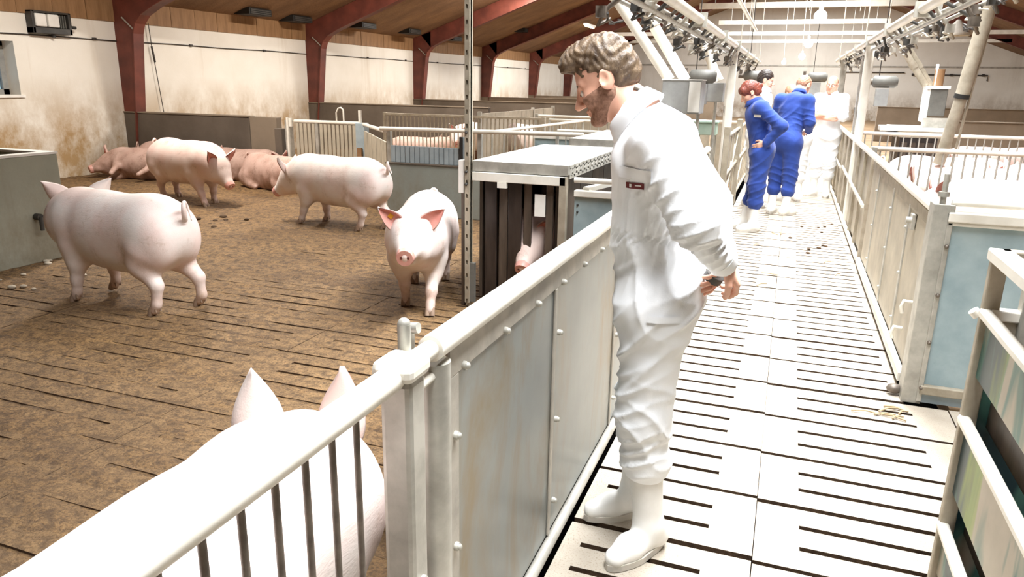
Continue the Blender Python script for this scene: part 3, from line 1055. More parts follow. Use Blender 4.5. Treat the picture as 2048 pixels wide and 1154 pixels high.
# ------------------------------------------------------------------ sorting cart at the right edge
t = thing('sorting_cart', 'brown metal pig cart with green paint smears at the right edge', 'cart', (1.0, 1.2, 0))
CX, CY = 0.625, 2.48
for x, y in ((CX, CY), (1.45, CY), (CX, -.5), (1.45, -.5)):
    MB().bar((x, y, .05), (x, y, 1.19), .03, .045).build('corner_post', 'post_beige', t, bevel=.004)
for x in (CX, 1.45):
    MB().box(x - .03, x + .03, -.53, CY + .02, 1.165, 1.20).build('top_rail', 'pipe_white' if x < 1 else 'post_beige', t, bevel=.005)
MB().box(CX, 1.45, CY - .02, CY + .02, 1.165, 1.20).build('cross_rail', 'post_beige', t, bevel=.005)
MB().box(CX, 1.45, CY - .02, CY + .02, .985, 1.02).build('cross_rail', 'pipe_white', t, bevel=.005)
MB().box(.70, .755, CY - .03, CY + .02, .62, 1.165).build('inner_post', 'galv', t, bevel=.005)
for z0, z1, inx in ((.80, .995, .0), (.40, .65, -.0), (.10, .27, 0)):
    MB().box(CX - .005 + inx, CX + .008 + inx, -.5, CY, z0, z1).build('side_sheet', 'cart_sheet', t, bevel=.003)
for z in (1.0, .65, .27):
    MB().bar((CX - .012, -.5, z + .005), (CX - .012, CY, z + .005), .035, .028).build('side_rail', 'pipe_white', t, bevel=.008)
for z0, z1 in ((.64, .80), (.26, .40)):
    MB().box(CX + .05, CX + .06, -.5, CY, z0, z1).build('recessed_sheet', 'brown_panel', t)
MB().box(CX + .02, 1.45, CY - .01, CY + .005, .10, .985).build('end_sheet', 'cart_sheet', t)
MB().box(CX, 1.45, -.5, CY, .06, .10).build('cart_floor', 'brown_panel', t)
MB().tube([(CX - .02, CY + .03, .985), (CX - .035, CY + .03, 1.0)], .016, 10).build('bolt', 'pipe_white', t)
for x in (CX + .08, 1.37):
    for y in (-.3, CY - .25):
        MB().tube([(x - .02, y, .05), (x + .02, y, .05)], .05, 14).build('wheel', 'rubber_black', t)
#SECTION_OVERHEAD
# ------------------------------------------------------------------ overhead feed lines
def feed_line(lab, x, z, side, y0, y1):
    t = thing('feed_line', lab, 'pipe', (x, y0, z))
    MB().tube([(x, y0, z), (x, y1, z)], .034, 12).build('main_pipe', 'pipe_white', t)
    for dx, dz, r in ((.10 * side, -.03, .016), (.17 * side, -.06, .013), (.05 * side, -.085, .014)):
        MB().tube([(x + dx, y0, z + dz), (x + dx, y1, z + dz)], r, 8).build('side_pipe', 'galv', t)
    rr = random.Random(int(x * 100) + 50)
    y = max(y0, 3.6)
    k = 0
    while y < y1 - .3:
        q = MB()
        cx, cz = x + side * rr.uniform(.04, .20), z - rr.uniform(.05, .17)
        q.box(cx - .028, cx + .02, y - .03, y + .03, cz - .03, cz + .02)
        q.tube([(x, y, z), (cx, y + .02, cz)], .012, 6)
        q.tube([(cx, y, cz - .02), (cx + .03 * side, y + .04, cz - .06), (cx + .02, y + .08, cz - .03)], .010, 6)
        q.build('valve', ('bar_dark', 'dark_box', 'galv_dull', 'dark_box', 'bar_dark')[k % 5], t)
        q = MB()
        ya, yb2 = y, y + rr.uniform(.2, .45)
        pts = [(cx + rr.uniform(-.03, .03), ya + (yb2 - ya) * s, cz - .01 - rr.uniform(.02, .05) * math.sin(PI * s)) for s in (0, .2, .4, .6, .8, 1)]
        q.tube(pts, .006, 6)
        q.build('hose', ('cable', 'cable_light')[k % 2], t)
        y += rr.uniform(.16, .30) * (1 + y * .04)
        k += 1
    for y in np.arange(max(y0, 4.0), y1, 1.84):
        MB().box(x - .05, x + .05, y - .02, y + .02, z - .05, z + .05).box(x - .012 + side * .10, x + .012 + side * .10, y - .015, y + .015, z - .10, z + .05).build('pipe_clamp', 'galv', t)
    for y in np.arange(4.78, y1, 5.52):
        MB().tube([(x, y, z), (x, y, roof_z(x) - .4)], .008, 6).build('hanger_rod', 'cable_light', t)
    return t


feed_line('overhead feed pipe bundle with hoses on the left of the aisle', -0.70, 2.115, -1, 1.5, 16.0)
feed_line('overhead feed pipe bundle with valves on the right of the aisle', 0.75, 2.165, 1, 1.5, 16.5)
t = thing('water_pipe', 'thin pale water pipe high above the left feed line', 'pipe', (-.62, 8, 2.5))
MB().tube([(-.62, 4.0, 2.55), (-.62, 12.0, 2.45)], .022, 10).build('pipe', 'pipe_white', t)
for y in (5, 8, 11):
    MB().tube([(-.62, y, 2.5), (-.62, y, 6.2)], .006, 6).build('hanger_rod', 'cable_light', t)

# posts along the aisle
for x, y, h, lab in ((-.765, 10.2, 2.13, 'white upright post on the left of the aisle near the woman'), (-.86, 11.2, 2.13, 'grey upright post behind the white one on the left of the aisle'), (.79, 9.9, 2.16, 'white upright post at the right elbow of the man with folded arms'), (.86, 11.3, 2.14, 'grey upright post beyond the right fence corner'), (.8, 15.0, 2.14, 'pale upright post far down the right of the aisle')):
    t = thing('aisle_post', lab, 'post', (x, y, 0))
    MB().box(x - .05, x + .05, y - .04, y + .04, 0, h).build('post', 'pipe_white' if 'white' in lab else 'galv', t, bevel=.012)
    MB().box(x - .09, x + .09, y - .08, y + .08, 0, .015).build('foot_plate', 'galv', t)
    MB().box(x - .055, x - .045, y - .02, y + .02, 1.28, 1.40).build('switch', 'dark_box', t)

# slanted drop tubes with hoppers
def drop(lab, tubes, r, mat='pvc'):
    t = thing('drop_tube', lab, 'pipe', tubes[0][0])
    for k, pts in enumerate(tubes):
        MB().tube(pts, r, 14).build('tube', mat, t)
        p0, p1 = Vector(pts[0]), Vector(pts[-1])
        c = p0 + (p1 - p0) * .45
        d = (p1 - p0).normalized()
        MB().tube([c - d * .05, c + d * .05], r * 1.15, 14).build('sleeve', mat, t)
    return t


drop('pair of thick pale drop tubes slanting down behind the head of the bending man', [[(-1.25, 8.2, 1.70), (-2.75, 8.2, 3.67)], [(-1.10, 8.32, 1.70), (-2.44, 8.32, 3.67)]], .056)
t = thing('hopper_box', 'pale grey hopper box behind the shoulder of the bending man', 'box', (-1.08, 8.2, 1.36))
MB().box(-1.30, -1.02, 8.05, 8.45, 1.36, 1.70).box(-1.02, -.90, 8.05, 8.45, 1.36, 1.70).build('box', 'grey_box', t, bevel=.006)
MB().box(-1.02, -.905, 8.035, 8.05, 1.38, 1.69).build('light_front', 'white_plate', t)
MB().box(-1.31, -.89, 8.04, 8.46, 1.70, 1.712).build('lid', 'white_plate', t)
MB().tube([(-1.25, 8.4, 0), (-1.25, 8.4, 1.36)], .02, 8).tube([(-.95, 8.4, 0), (-.95, 8.4, 1.36)], .02, 8).build('stand', 'galv', t)
drop('white drop tube narrowing to a grey box left of the woman', [[(-1.02, 10.6, 1.70), (-1.12, 10.6, 2.12)], [(-.95, 10.7, 1.72), (-1.22, 10.7, 2.16)]], .05)
t = thing('control_box', 'grey control box under the white drop tube left of the woman', 'box', (-.98, 10.6, 1.45))
MB().box(-1.09, -.88, 10.5, 10.75, 1.44, 1.69).build('box', 'grey_box', t, bevel=.008)
MB().box(-1.13, -1.09, 10.5, 10.75, 1.5, 1.69).build('side_door', 'motor_grey', t)
MB().tube([(-.98, 10.62, 0), (-.98, 10.62, 1.44)], .02, 8).build('stand', 'galv', t)
drop('brown and white drop tubes slanting down to the grey box on the right', [[(1.78, 12.4, 1.70), (1.33, 12.4, 2.33)], [(1.86, 12.5, 1.70), (1.42, 12.5, 2.33)]], .045, 'post_beige')
t = thing('right_feeder', 'white topped feeder station with grey box on the right', 'feeder', (1.9, 12.4, 0))
MB().box(1.40, 2.15, 11.9, 12.9, 1.07, 1.12).box(1.2, 1.42, 11.7, 12.0, 1.08, 1.15).build('platform_top', 'white_plate', t, bevel=.008)
MB().box(1.40, 2.15, 11.88, 11.9, .99, 1.08).build('platform_lip', 'post_beige', t)
MB().box(1.50, 1.98, 11.95, 12.8, .1, 1.0).build('dark_body', 'black_panel', t)
for k in range(4):
    MB().box(1.52 + k * .11, 1.60 + k * .11, 11.93, 11.95, .2, .92).build('front_board', 'brown_panel', t)
MB().bar((1.24, 11.86, 1.11), (1.46, 11.86, 1.04), .03, .045).build('black_strip', 'rubber_black', t)
MB().box(1.83, 2.05, 12.2, 12.5, 1.28, 1.66).build('grey_box', 'motor_grey', t, bevel=.008)
MB().box(1.77, 1.83, 12.2, 12.5, 1.2, 1.66).box(1.78, 2.07, 12.18, 12.52, 1.66, 1.70).build('box_frame', 'white_plate', t)
MB().tube([(1.93, 12.35, 1.70), (1.93, 12.35, 1.93)], .065, 12).build('filler_neck', 'wood_strip', t)
MB().box(1.875, 1.90, 12.3, 12.4, 1.70, 2.0).build('filler_bracket', 'white_plate', t)
MB().box(1.78, 2.15, 12.15, 12.25, 1.12, 1.26).build('sill', 'galv', t)
t = thing('slant_pole', 'thick slanting beige downpipe with black band over the right pens', 'pipe', (1.56, 9.1, .9))
MB().tube([(1.555, 9.1, .88), (1.645, 9.02, 1.59)], .058, 16).build('lower_tube', 'post_beige', t)
MB().tube([(1.645, 9.02, 1.57), (1.84, 8.9, 3.6)], .066, 16).build('upper_tube', 'post_beige', t)
MB().tube([(1.642, 9.022, 1.565), (1.648, 9.018, 1.61)], .072, 16).build('black_band', 'rubber_black', t)
MB().tube([(1.68, 9.12, .85), (1.73, 9.05, 1.62), (1.90, 8.95, 3.6)], .013, 8).build('pull_rod', 'post_beige', t)

# feed drive units (grey motors with a box under each)
for x, y, z, s, lab in ((-1.12, 9.8, 1.76, 1, 'grey feed drive motor right of the hopper box behind the bending man'), (-.72, 14.0, 1.83, 1, 'grey feed drive motor above the woman in blue'), (.42, 18.2, 1.87, 1.25, 'grey feed drive motor right of the bald man'), (1.17, 12.0, 1.745, 1, 'grey feed drive motor above the white topped feeder on the right')):
    t = thing('feed_drive', lab, 'motor', (x, y, z), 'grey feed drive motors')
    MB().tube([(x - .13 * s, y, z), (x - .10 * s, y, z), (x + .16 * s, y, z), (x + .20 * s, y, z)], [.05 * s, .085 * s, .085 * s, .05 * s], 14).build('motor_body', 'motor_grey', t)
    MB().tube([(x - .22 * s, y, z + .0), (x - .13 * s, y, z)], .045 * s, 10).box(x - .21 * s, x - .16 * s, y - .03, y + .03, z, z + .10 * s).build('gear_head', 'bar_dark', t)
    MB().box(x - .07 * s, x + .10 * s, y - .06, y + .06, z - .34 * s, z - .09 * s).build('control_box', 'grey_box', t, bevel=.006)
    MB().tube([(x - .05, y, z + .08 * s), (x - .05, y, roof_z(x) - .3)], .007, 6).build('hanger_cord', 'cable', t)

# lamps
def bulb(x, y, z, lab, r=.11):
    t = thing('pendant_lamp', lab, 'lamp', (x, y, z), 'white pendant lamps over the aisle')
    MB().ball((x, y, z), r, 16, 10).build('globe', 'bulb', t)
    MB().lathe([(.03, r * .9), (.045, r * .9), (.045, r + .08), (.0, r + .09)], 12, (x, y, z)).build('lamp_holder', 'white_plate', t)
    MB().tube([(x, y, z + r + .08), (x - .03, y, z + r + .5), (x - .1, y, roof_z(x) - .02)], .008, 6).build('lamp_cord', 'cable_light', t)


bulb(.337, 16.5, 3.0, 'nearest round white lamp hanging over the aisle', .125)
bulb(.28, 26.4, 3.0, 'second round white lamp hanging over the aisle', .14)
bulb(.187, 37.4, 3.0, 'third round white lamp hanging over the aisle', .15)
bulb(-.60, 39.5, 2.8, 'farthest small white lamp, left of the others', .11)


def fluor(x, y, lab, lit=True):
    z = roof_z(x) - .22
    t = thing('tube_lamp', lab, 'lamp', (x, y, z), 'fluorescent tube lamps under the roof')
    MB().box(x - .08, x + .08, y - .7, y + .7, z + .02, z + .09).build('housing', 'white_plate', t)
    MB().tube([(x, y - .66, z), (x, y + .66, z)], .035, 10).build('tube', 'fluor', t)
    return t


for (x, y, lab) in ((-8.0, 30.46, 'lit yellow tube lamp above the hair of the bending man'), (-8.03, 36.06, 'lit yellow tube lamp beside the slanting drop tubes'), (8.0, 38.6, 'lit yellow tube lamp under the dark roof on the right')):
    fluor(x, y, lab)
for y, nm in ((3.0, 'first'), (9.0, 'second'), (15.0, 'third'), (22.0, 'fourth')):
    pass
t = thing('cone_lamp', 'white cone shaped lamp shade hanging at the upper right', 'lamp', (5.33, 32.0, 3.7))
MB().lathe([(.06, .55), (.10, .5), (.42, .12), (.44, .0), (.40, .0), (.06, .45)], 20, (5.33, 32.0, 3.55)).build('shade', 'lamp_shade', t)
MB().tube([(5.33, 32, 4.08), (5.33, 32, roof_z(5.33))], .012, 6).build('cord', 'cable', t)
MB().ball((5.33, 32.0, 3.62), .09).build('bulb', 'lamp_shade', t)

# floodlight box on the left wall
t = thing('floodlight', 'black floodlight box with two bright reflectors on the white wall', 'lamp', (XL + .09, 8.6, 2.4))
FY0, FY1, FZ0, FZ1 = 8.62, 9.30, 2.265, 2.60
MB().box(XL, XL + .14, FY0, FY1, FZ0, FZ0 + .09).box(XL, XL + .14, FY0, FY1, FZ1 - .03, FZ1).box(XL, XL + .14, FY0, FY0 + .05, FZ0, FZ1).box(XL, XL + .14, FY1 - .05, FY1, FZ0, FZ1).box(XL, XL + .02, FY0, FY1, FZ0, FZ1).build('housing', 'dark_box', t, bevel=.008)
for a in (FY0 + .06, FY0 + .28):
    MB().box(XL + .02, XL + .142, a, a + .19, FZ0 + .10, FZ1 - .04).build('reflector', 'white_plate', t, bevel=.02)
for k in range(4):
    MB().box(XL + .02, XL + .10, FY1 - .21 + k * .042, FY1 - .195 + k * .042, FZ0 + .10, FZ1 - .04).build('cooling_fin', 'motor_grey', t)
MB().tube([(XL + .07, FY1 - .3, FZ0), (XL + .07, FY1 - .3, FZ0 - .05)], .03, 10).tube([(XL + .12, FY1, FZ0 + .12), (XL + .12, FY1 + .08, FZ0 + .12)], .025, 8).build('cable_gland', 'rubber_black', t)
# cable along the wall with clips
t = thing('wall_cable', 'thin dark cable clipped along the white left wall', 'cable', (XL, 15, 2.24))
MB().tube([(XL + .012, y, 2.235 + .006 * math.sin(y * 2.3)) for y in np.arange(-2, 33, .5)], .011, 6).build('cable', 'cable', t)
cl = MB().box(-.0, .03, -.035, .035, -.02, .022).mesh('cable_clip')
for y in np.arange(1.0, 32, 2.2):
    o = link('cable_clip', cl, 'cable', t)
    o.location = (0, y - 15, .0)
t = thing('pull_cord', 'thin cord with dark weight hanging on the white wall', 'cord', (XL + .05, 11.0, 1.6))
MB().tube([(XL + .05, 10.96, 2.58), (XL + .05, 10.98, 2.2), (XL + .05, 11.1, 1.0)], .007, 6).build('cord', 'cable', t)
MB().tube([(XL + .05, 10.98, 2.18), (XL + .05, 11.02, 1.9)], .018, 8).build('weight', 'cable', t)
# ceiling air inlets
for k, (x, y, nm) in enumerate(((-10.9, 13.56, 'first dark ceiling air inlet from the left'), (-10.95, 15.1, 'second dark ceiling air inlet from the left, paired with the first'), (-10.82, 17.8, 'third dark ceiling air inlet, beside the second steel frame'), (-10.77, 20.3, 'fourth dark ceiling air inlet, just before the third steel frame'), (-10.82, 23.4, 'fifth dark ceiling air inlet, left of the perforated post'), (-9.56, 26.8, 'sixth dark ceiling air inlet, right of the perforated post'))):
    z = roof_z(x)
    t = thing('air_inlet', nm, 'vent', (x, y, z - .1), 'dark air inlets in the ceiling')
    MB().box(x - .2, x + .2, y - .36, y + .36, z - .09, z + .04).build('vent_frame', 'rubber_black', t, bevel=.008)
    for q in range(3):
        MB().box(x + .2, x + .215, y - .32, y + .32, z - .075 + q * .035, z - .055 + q * .035).build('louvre', 'dark_box', t)
# fine cords hanging from the roof over the aisle
for k, (x, y) in enumerate(((-1.2, 20.0), (-.9, 20.4), (-.55, 20.2), (-.2, 20.6), (.15, 20.1), (.6, 20.5), (.95, 20.2), (1.3, 20.6), (1.6, 20.3), (1.95, 20.5))):
    o = MB().tube([(x, y, 3.2 + .25 * (k % 3)), (x, y, roof_z(x) - .01)], .008, 5).build('hanging_cord', 'cord', None)
    tag(o, 'thin pale cord hanging from the roof over the aisle', 'cord', 'thin cords hanging from the roof')
# end wall electric lines
t = thing('wall_conduit', 'thin dark conduit line on the far end wall at the right', 'cable', (5, YF, 3))
MB().tube([(2.3, YF - .05, 2.45), (5.2, YF - .05, 2.45)], .03, 6).tube([(5.6, YF - .05, 2.36), (8.9, YF - .05, 2.36), (8.9, YF - .05, 2.1)], .03, 6).build('conduit', 'cable', t)
for x in (5.6, 7.3, 8.7):
    MB().box(x - .06, x + .06, YF - .1, YF - .02, 2.31, 2.42).build('junction_box', 'cable', t)

# debris on the floor: straws and clods
rr = random.Random(5)
def straw(x, y, a, L, lab, grp):
    o = MB().tube([(-L / 2, 0, .006), (0, .01, .012), (L / 2, 0, .006)], .005, 5).build('straw', 'straw', None)
    o.location = (x, y, .0)
    o.rotation_euler = (0, 0, a)
    tag(o, lab, 'straw', grp)
for k in range(7):
    straw(.62 + rr.uniform(-.08, .12), 4.02 + rr.uniform(-.07, .09), rr.uniform(-.3, .9), rr.uniform(.06, .15), 'pale straw lying at the foot of the blue panel corner', 'straws at the foot of the corner post')
for k in range(7):
    straw(.2 + rr.uniform(-.4, .45), 7.8 + rr.uniform(-1.5, 1.3), rr.uniform(0, 3), rr.uniform(.08, .16), 'straw scrap lying on the aisle slabs before the group', 'straw scraps on the aisle')
def clod(x, y, r, mt, lab, grp, z=0.0):
    q = MB().ball((0, 0, 0), r, 9, 6, (1.3, 1, .55))
    q.v = [(a * (1 + .25 * mnoise.noise((a * 40 + x, b_ * 40, c * 40))), b_, c) for a, b_, c in q.v]
    o = q.build('clod', mt, None)
    o.location = (x, y, r * .35 + z)
    tag(o, lab, 'clod', grp)
for k in range(14):
    clod(-5.9 + rr.uniform(-.35, .45), 4.35 + rr.uniform(-.5, .55), rr.uniform(.012, .03), 'stone', 'pale crumb of feed by the green grey enclosure', 'pale crumbs by the enclosure')
for k in range(16):
    clod(-6.3 + rr.uniform(-.35, .4), 6.6 + rr.uniform(-.4, .5), rr.uniform(.015, .04), 'string_dirt', 'dark manure clod on the pen floor behind the big left pig', 'dark clods in the pen')
for k in range(12):
    clod(rr.uniform(-.05, .65), 8.4 + rr.uniform(-.8, 1.6), rr.uniform(.01, .022), 'string_dirt', 'small dark crumb on the aisle slabs near the group', 'dark crumbs on the aisle')
clod(-6.05, 2.9, .06, 'stone', 'pale stone like lump on the pen floor at the left edge', None)
#SECTION_SDF
# ------------------------------------------------------------------ smooth solids (animals and people)
def V3(*a):
    return np.array(a, dtype=np.float32)


def rotm(ax, deg):
    return np.array(Matrix.Rotation(math.radians(deg), 3, ax), dtype=np.float32)


class Frame:
    def __init__(s, R=None, t=(0, 0, 0), pivot=(0, 0, 0)):
        s.R = np.eye(3, dtype=np.float32) if R is None else np.asarray(R, np.float32)
        s.p = np.asarray(pivot, np.float32)
        s.t = np.asarray(t, np.float32)

    def __call__(s, p):
        return s.R @ (np.asarray(p, np.float32) - s.p) + s.p + s.t


def cap(p0, p1, r0, r1=None, k=.03, F=None, op='+'):
    p0, p1 = np.asarray(p0, np.float32), np.asarray(p1, np.float32)
    if F:
        p0, p1 = F(p0), F(p1)
    return dict(t='c', a=p0, b=p1, r0=r0, r1=r0 if r1 is None else r1, k=k, op=op)


def ell(c, r, k=.03, R=None, F=None, op='+'):
    c = np.asarray(c, np.float32)
    R = np.eye(3, dtype=np.float32) if R is None else R
    if F:
        c, R = F(c), F.R @ R
    return dict(t='e', c=c, r=np.asarray(r, np.float32), R=R, k=k, op=op)


def sdf(prims, h, grow=0.0):
    lo, hi = V3(1e9, 1e9, 1e9), V3(-1e9, -1e9, -1e9)
    for q in prims:
        if q['op'] != '+':
            continue
        if q['t'] == 'c':
            a = np.minimum(q['a'] - q['r0'], q['b'] - q['r1'])
            b = np.maximum(q['a'] + q['r0'], q['b'] + q['r1'])
        else:
            m = float(q['r'].max())
            e = np.sqrt(((q['R'] * q['r'][None, :]) ** 2).sum(1))
            a, b = q['c'] - e, q['c'] + e
        q['lo'], q['hi'] = a - grow, b + grow
        lo, hi = np.minimum(lo, a - grow), np.maximum(hi, b + grow)
    pad = 4 * h + .02
    lo, hi = lo - pad, hi + pad
    n = np.ceil((hi - lo) / h).astype(int) + 1
    A = np.full(n, 1.0, np.float32)
    ax = [lo[i] + h * np.arange(n[i], dtype=np.float32) for i in range(3)]
    for q in prims:
        k = q['k']
        m = k + 4 * h
        if q['op'] == '+':
            l2, h2 = q['lo'] - m, q['hi'] + m
        else:
            rad = float(q['r'].max()) if q['t'] == 'e' else max(q['r0'], q['r1'])
            c0 = q['c'] if q['t'] == 'e' else np.minimum(q['a'], q['b'])
            c1 = q['c'] if q['t'] == 'e' else np.maximum(q['a'], q['b'])
            l2, h2 = c0 - rad - m, c1 + rad + m
        i0 = np.clip(np.floor((l2 - lo) / h).astype(int), 0, n)
        i1 = np.clip(np.ceil((h2 - lo) / h).astype(int) + 1, 0, n)
        if (i1 <= i0).any():
            continue
        sl = tuple(slice(i0[j], i1[j]) for j in range(3))
        X = ax[0][sl[0]][:, None, None]
        Y = ax[1][sl[1]][None, :, None]
        Z = ax[2][sl[2]][None, None, :]
        if q['t'] == 'c':
            a, b = q['a'], q['b']
            d = b - a
            L = float(d @ d) + 1e-12
            px, py, pz = X - a[0], Y - a[1], Z - a[2]
            t_ = np.clip((px * d[0] + py * d[1] + pz * d[2]) / L, 0, 1)
            D = np.sqrt((px - t_ * d[0]) ** 2 + (py - t_ * d[1]) ** 2 + (pz - t_ * d[2]) ** 2) - (q['r0'] + (q['r1'] - q['r0']) * t_)
        else:
            R, c, r = q['R'], q['c'], q['r']
            px, py, pz = X - c[0], Y - c[1], Z - c[2]
            u = [(R[0, j] * px + R[1, j] * py + R[2, j] * pz) for j in range(3)]
            k0 = np.sqrt((u[0] / r[0]) ** 2 + (u[1] / r[1]) ** 2 + (u[2] / r[2]) ** 2)
            k1 = np.sqrt((u[0] / r[0] ** 2) ** 2 + (u[1] / r[1] ** 2) ** 2 + (u[2] / r[2] ** 2) ** 2) + 1e-9
            D = k0 * (k0 - 1) / k1
        S = A[sl]
        if q['op'] == '+':
            D = D - grow
            hh = np.maximum(k - np.abs(S - D), 0) / max(k, 1e-6)
            A[sl] = np.minimum(S, D) - hh * hh * k * .25
        elif q['op'] == '-':
            D = -D
            hh = np.maximum(k - np.abs(S - D), 0) / max(k, 1e-6)
            A[sl] = np.maximum(S, D) + hh * hh * k * .25
    return A, lo, h


def sdf_mesh(name, prims, h, grow=0.0, disp=None, smooth=0):
    A, lo, h = sdf(prims, h, grow)
    g = openvdb.FloatGrid(background=1.0)
    g.copyFromArray(A, ijk=(0, 0, 0), tolerance=0.0)
    pts, quads = g.convertToQuads(isovalue=0.0)
    pts = np.asarray(pts, np.float32) * h + lo
    quads = np.asarray(quads)[:, ::-1].astype(np.int64)
    nq = len(quads)
    # orientation check by signed volume
    p0, p1, p2, p3 = (pts[quads[:, i]] for i in range(4))
    vol = np.einsum('ij,ij->i', p0, np.cross(p1 - p0, p2 - p0)).sum() + np.einsum('ij,ij->i', p0, np.cross(p2 - p0, p3 - p0)).sum()
    if vol < 0:
        quads = quads[:, ::-1]
    if disp is not None:
        nrm = np.zeros_like(pts)
        fn = np.cross(pts[quads[:, 2]] - pts[quads[:, 0]], pts[quads[:, 3]] - pts[quads[:, 1]])
        for i in range(4):
            np.add.at(nrm, quads[:, i], fn)
        nrm /= (np.linalg.norm(nrm, axis=1, keepdims=True) + 1e-12)
        pts = pts + nrm * disp(pts)[:, None]
    me = bpy.data.meshes.new(name)
    me.vertices.add(len(pts))
    me.vertices.foreach_set('co', pts.astype(np.float32).ravel())
    me.loops.add(nq * 4)
    me.loops.foreach_set('vertex_index', quads.astype(np.int32).ravel())
    me.polygons.add(nq)
    me.polygons.foreach_set('loop_start', np.arange(0, nq * 4, 4, dtype=np.int32))
    me.polygons.foreach_set('use_smooth', np.ones(nq, dtype=bool))
    me.update(calc_edges=True)
    me.validate()
    return me


def transform_prims(prims, R, t):
    R = np.asarray(R, np.float32)
    t = np.asarray(t, np.float32)
    out = []
    for q in prims:
        q = dict(q)
        if q['t'] == 'c':
            q['a'], q['b'] = R @ q['a'] + t, R @ q['b'] + t
        else:
            q['c'], q['R'] = R @ q['c'] + t, R @ q['R']
        out.append(q)
    return out


# ------------------------------------------------------------------ pigs
def ear_mesh(L, Wd, cup, bend, th):
    nu, nv = 12, 9
    lay = []
    for off in (0, th):
        g = []
        for i in range(nu):
            u = i / (nu - 1)
            w_ = Wd * (math.sin(PI * min(1, .30 + u * .70)) ** .9 * (1 - .25 * u) + (0.015 if i == nu - 1 else 0))
            for j in range(nv):
                v = -1 + 2 * j / (nv - 1)
                x = u * L
                y_ = w_ * v
                z = cup * (v * v) * (1 - .4 * u) + bend * u * u + off * (1 - u * .6)
                g.append((x, y_, z))
        lay.append(g)
    vs = lay[0] + lay[1]
    n = nu * nv
    fs = []
    for i in range(nu - 1):
        for j in range(nv - 1):
            a = i * nv + j
            fs.append((a, a + nv, a + nv + 1, a + 1))
            fs.append((n + a, n + a + 1, n + a + nv + 1, n + a + nv))
    rim = [j for j in range(nv)] + [i * nv + nv - 1 for i in range(1, nu)] + [(nu - 1) * nv + j for j in range(nv - 2, -1, -1)] + [i * nv for i in range(nu - 2, 0, -1)]
    for a, b_ in zip(rim, rim[1:] + rim[:1]):
        fs.append((a, b_, n + b_, n + a))
    inner = ([(x, y_ * .86, z + th * .5 + .0035) for x, y_, z in lay[1]][: nv * (nu - 1)],
             [(i * nv + j, i * nv + j + 1, (i + 1) * nv + j + 1, (i + 1) * nv + j) for i in range(nu - 2) for j in range(nv - 1)])
    return vs, fs, inner


